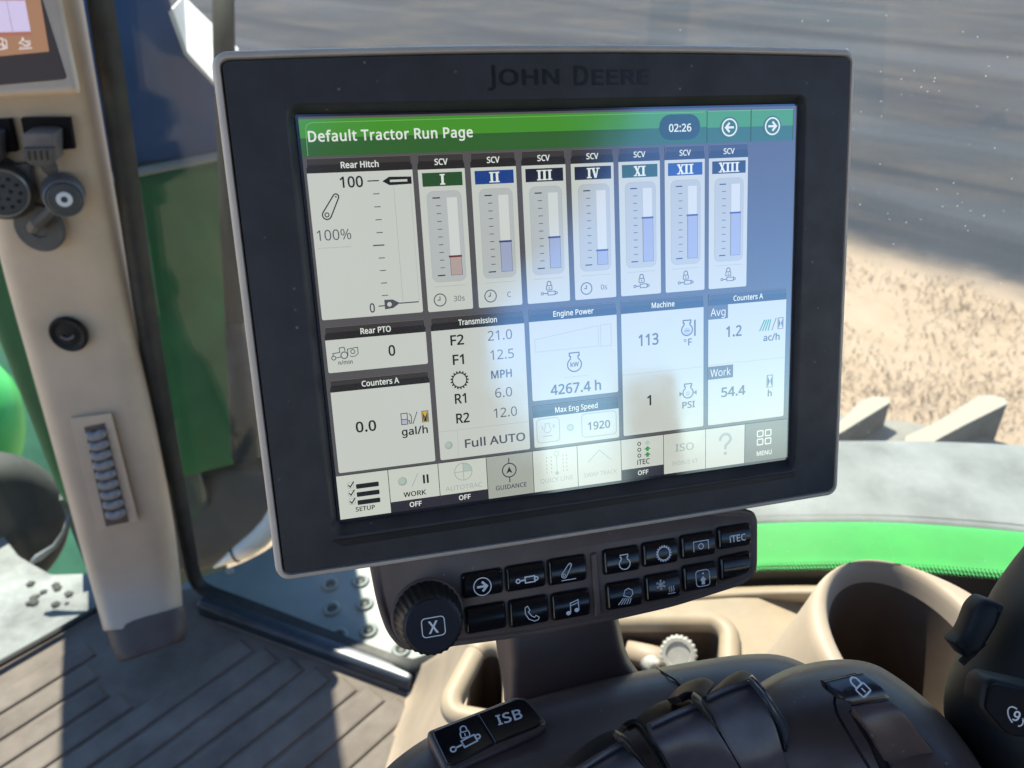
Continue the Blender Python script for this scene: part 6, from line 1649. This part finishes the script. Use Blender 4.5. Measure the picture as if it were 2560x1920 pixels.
# through the front pane: bonnet, wheel and platform
bon = Thing('bonnet', 'green tractor bonnet seen blurred through the front pane', 'bonnet', at(0, 1250, 2.6))
FB_ = Frame(at(60, 800, 2.6), RT, UP, (-FW + UP * .5).normalized(), 2.6 / 1693, 2.6 / 1693)
g = Geo(); g.slab(FB_, rpoly([(-420, -700), (240, -700), (260, 450), (60, 470), (-420, 420)], 20, 3), -.3, 0, plastic('hazed_green', (.10, .30, .14), .4, .5, var=.45, vscale=2.5), .03); g.part(bon, 'side_panel')
lamp = Geo()
c = at(-62, 925, 2.0)
rows = []
for i in range(13):
    ph_ = -math.pi / 2 + math.pi * i / 12
    rows.append([c + RT * (.128 * math.cos(ph_) * math.cos(a)) + FW * (.10 * math.cos(ph_) * math.sin(a)) + UP * (.186 * math.sin(ph_)) for a in [2 * math.pi * k / 24 for k in range(24)]])
lamp.ridge(rows, plastic('vivid_green', (.09, .60, .14), .35, .5), True)
lamp.part(bon, 'fender_cap', smooth=True)
ft = Thing('front_wheel_unit', 'dark rounded front wheel beyond the front pane at the lower left', 'wheel', at(20, 1300, 1.75))
m_ft = plastic('dark_tyre', (.045, .05, .048), .7, .35, var=.3, vscale=8)
g = Geo()
wc = at(-35, 1135, 1.8); ax = (V((.75, -.55, .25))).normalized()
g.lathe(wc, ax, [(.06, -.10), (.13, -.11), (.165, -.07), (.175, 0), (.165, .07), (.13, .11), (.06, .10)], m_ft, 40); mod_sub(g.part(ft, 'front_tyre'), 1)
g = Geo(); g.tube([at(148, 1110, 1.55), at(138, 1150, 1.55), at(118, 1180, 1.55), at(82, 1205, 1.55), at(68, 1215, 1.55)], [.002, .004, .005, .008, .004], m_gpl, 10); g.part(ft, 'guard_edge', smooth=True)
pl = Geo()
ZF = -.16
FZ = Frame(onz(60, 1300, ZF), V((1, 0, 0)), V((0, 1, 0)), V((0, 0, 1)))
def ff(px, py):
    p = onz(px, py, ZF) - FZ.o; return (p.x, -p.y)
pl.slab(FZ, rpoly([ff(*p) for p in ((-120, 1100), (-20, 1120), (40, 1200), (110, 1240), (260, 1235), (300, 1330), (0, 1480), (-160, 1540))], .01, 3), -.03, 0, plastic('teal_grey_platform', (.19, .21, .21), .6, .3, var=.45, vscale=8, detail=7), .004)
pl.top('front_platform', 'grey platform outside the front pane, half in sunlight', 'platform', onz(60, 1300, ZF - .03))
g = Geo()
FN = FZ
rr_ = random.Random(3)
for i in range(14):
    px, py = rr_.uniform(60, 150), rr_.uniform(1262, 1310)
    c = onz(px, py, ZF); s_ = rr_.uniform(.005, .011)
    g.lathe(c, V((rr_.uniform(-.3, .3), rr_.uniform(-.3, .3), 1)), [(s_, -.002), (s_ * .8, s_ * .35), (s_ * .3, s_ * .5)], m_ft, 5)
tag(g.top('mud_clods', 'dark dried mud clods on the grey platform', None, onz(100, 1290, ZF), fix=False), 'dark dried mud clods on the grey platform', 'mud', None, 'stuff')

# ------------------------------------------------------------------ behind the camera: what shades the cab and what the glossy display mirrors
m_roof = plastic('roof_lining', (.11, .095, .08), .85, .2)
g = Geo()
FR_ = Frame(tr(0, 0, 1.82), EF, ER, V((0, 0, 1)))
g.slab(FR_, [(-1.3, -.90), (.75, -.90), (.75, .71), (-1.3, .71)], 0, .12, m_roof)
tag(g.top('cab_roof', 'cab roof lining', None, tr(0, 0, 1.82)), None, None, None, 'structure')
m_cabdark = plastic('cab_black', (.012, .011, .011), .9, .2)
FWl = Frame(tr(-.85, 0, 0), ER, V((0, 0, 1)), EF)     # u = towards the right-hand side, v = -z
g = Geo()
g.slab(FWl, [(x, -z) for x, z in ((-1.42, 1.82), (-.06, 1.82), (-.112, 1.571), (-.173, 1.409), (-.313, 1.282), (-.51, 1.195), (-.582, 1.112), (-.576, 1.006), (-.49, .901), (-.486, .774), (-.40, .70), (-.29, .70), (-.247, .961), (-.167, .956), (-.19, .66), (.60, .60), (.60, 0), (-1.42, 0))], -.05, 0, m_cabdark)  # added silhouette, outlined to give the display its dark reflections
g.slab(FWl, [(.56, -.5), (.64, -.5), (.64, -1.82), (.56, -1.82)], -.05, 0, m_cabdark)
tag(g.top('mirror_silhouette', 'added dark silhouette mirrored in the display', None, tr(-.85, -.4, 0)), None, None, None, 'structure')
g = Geo()
FLw = Frame(tr(0, -.95, 0), EF, V((0, 0, 1)), ER)
g.slab(FLw, [(-1.2, 0), (1.2, 0), (1.2, -.55), (-1.2, -.55)], -.05, 0, m_cabdark)
g.slab(FLw, [(.5, -.5), (.6, -.5), (.6, -1.82), (.5, -1.82)], -.05, 0, m_cabdark)
tag(g.top('cab_left_wall', 'cab left wall', None, tr(0, -.95, 0)), None, None, None, 'structure')
g = Geo(); g.add([(-80, -3.2, GZ + .004), (80, -3.2, GZ + .004), (80, -40, GZ + .004), (-80, -40, GZ + .004)], [(3, 2, 1, 0)], m_grass)
tag(g.top('stubble_field', 'dry stubble field', None, V((0, -10, GZ)), fix=False), None, None, None, 'structure')
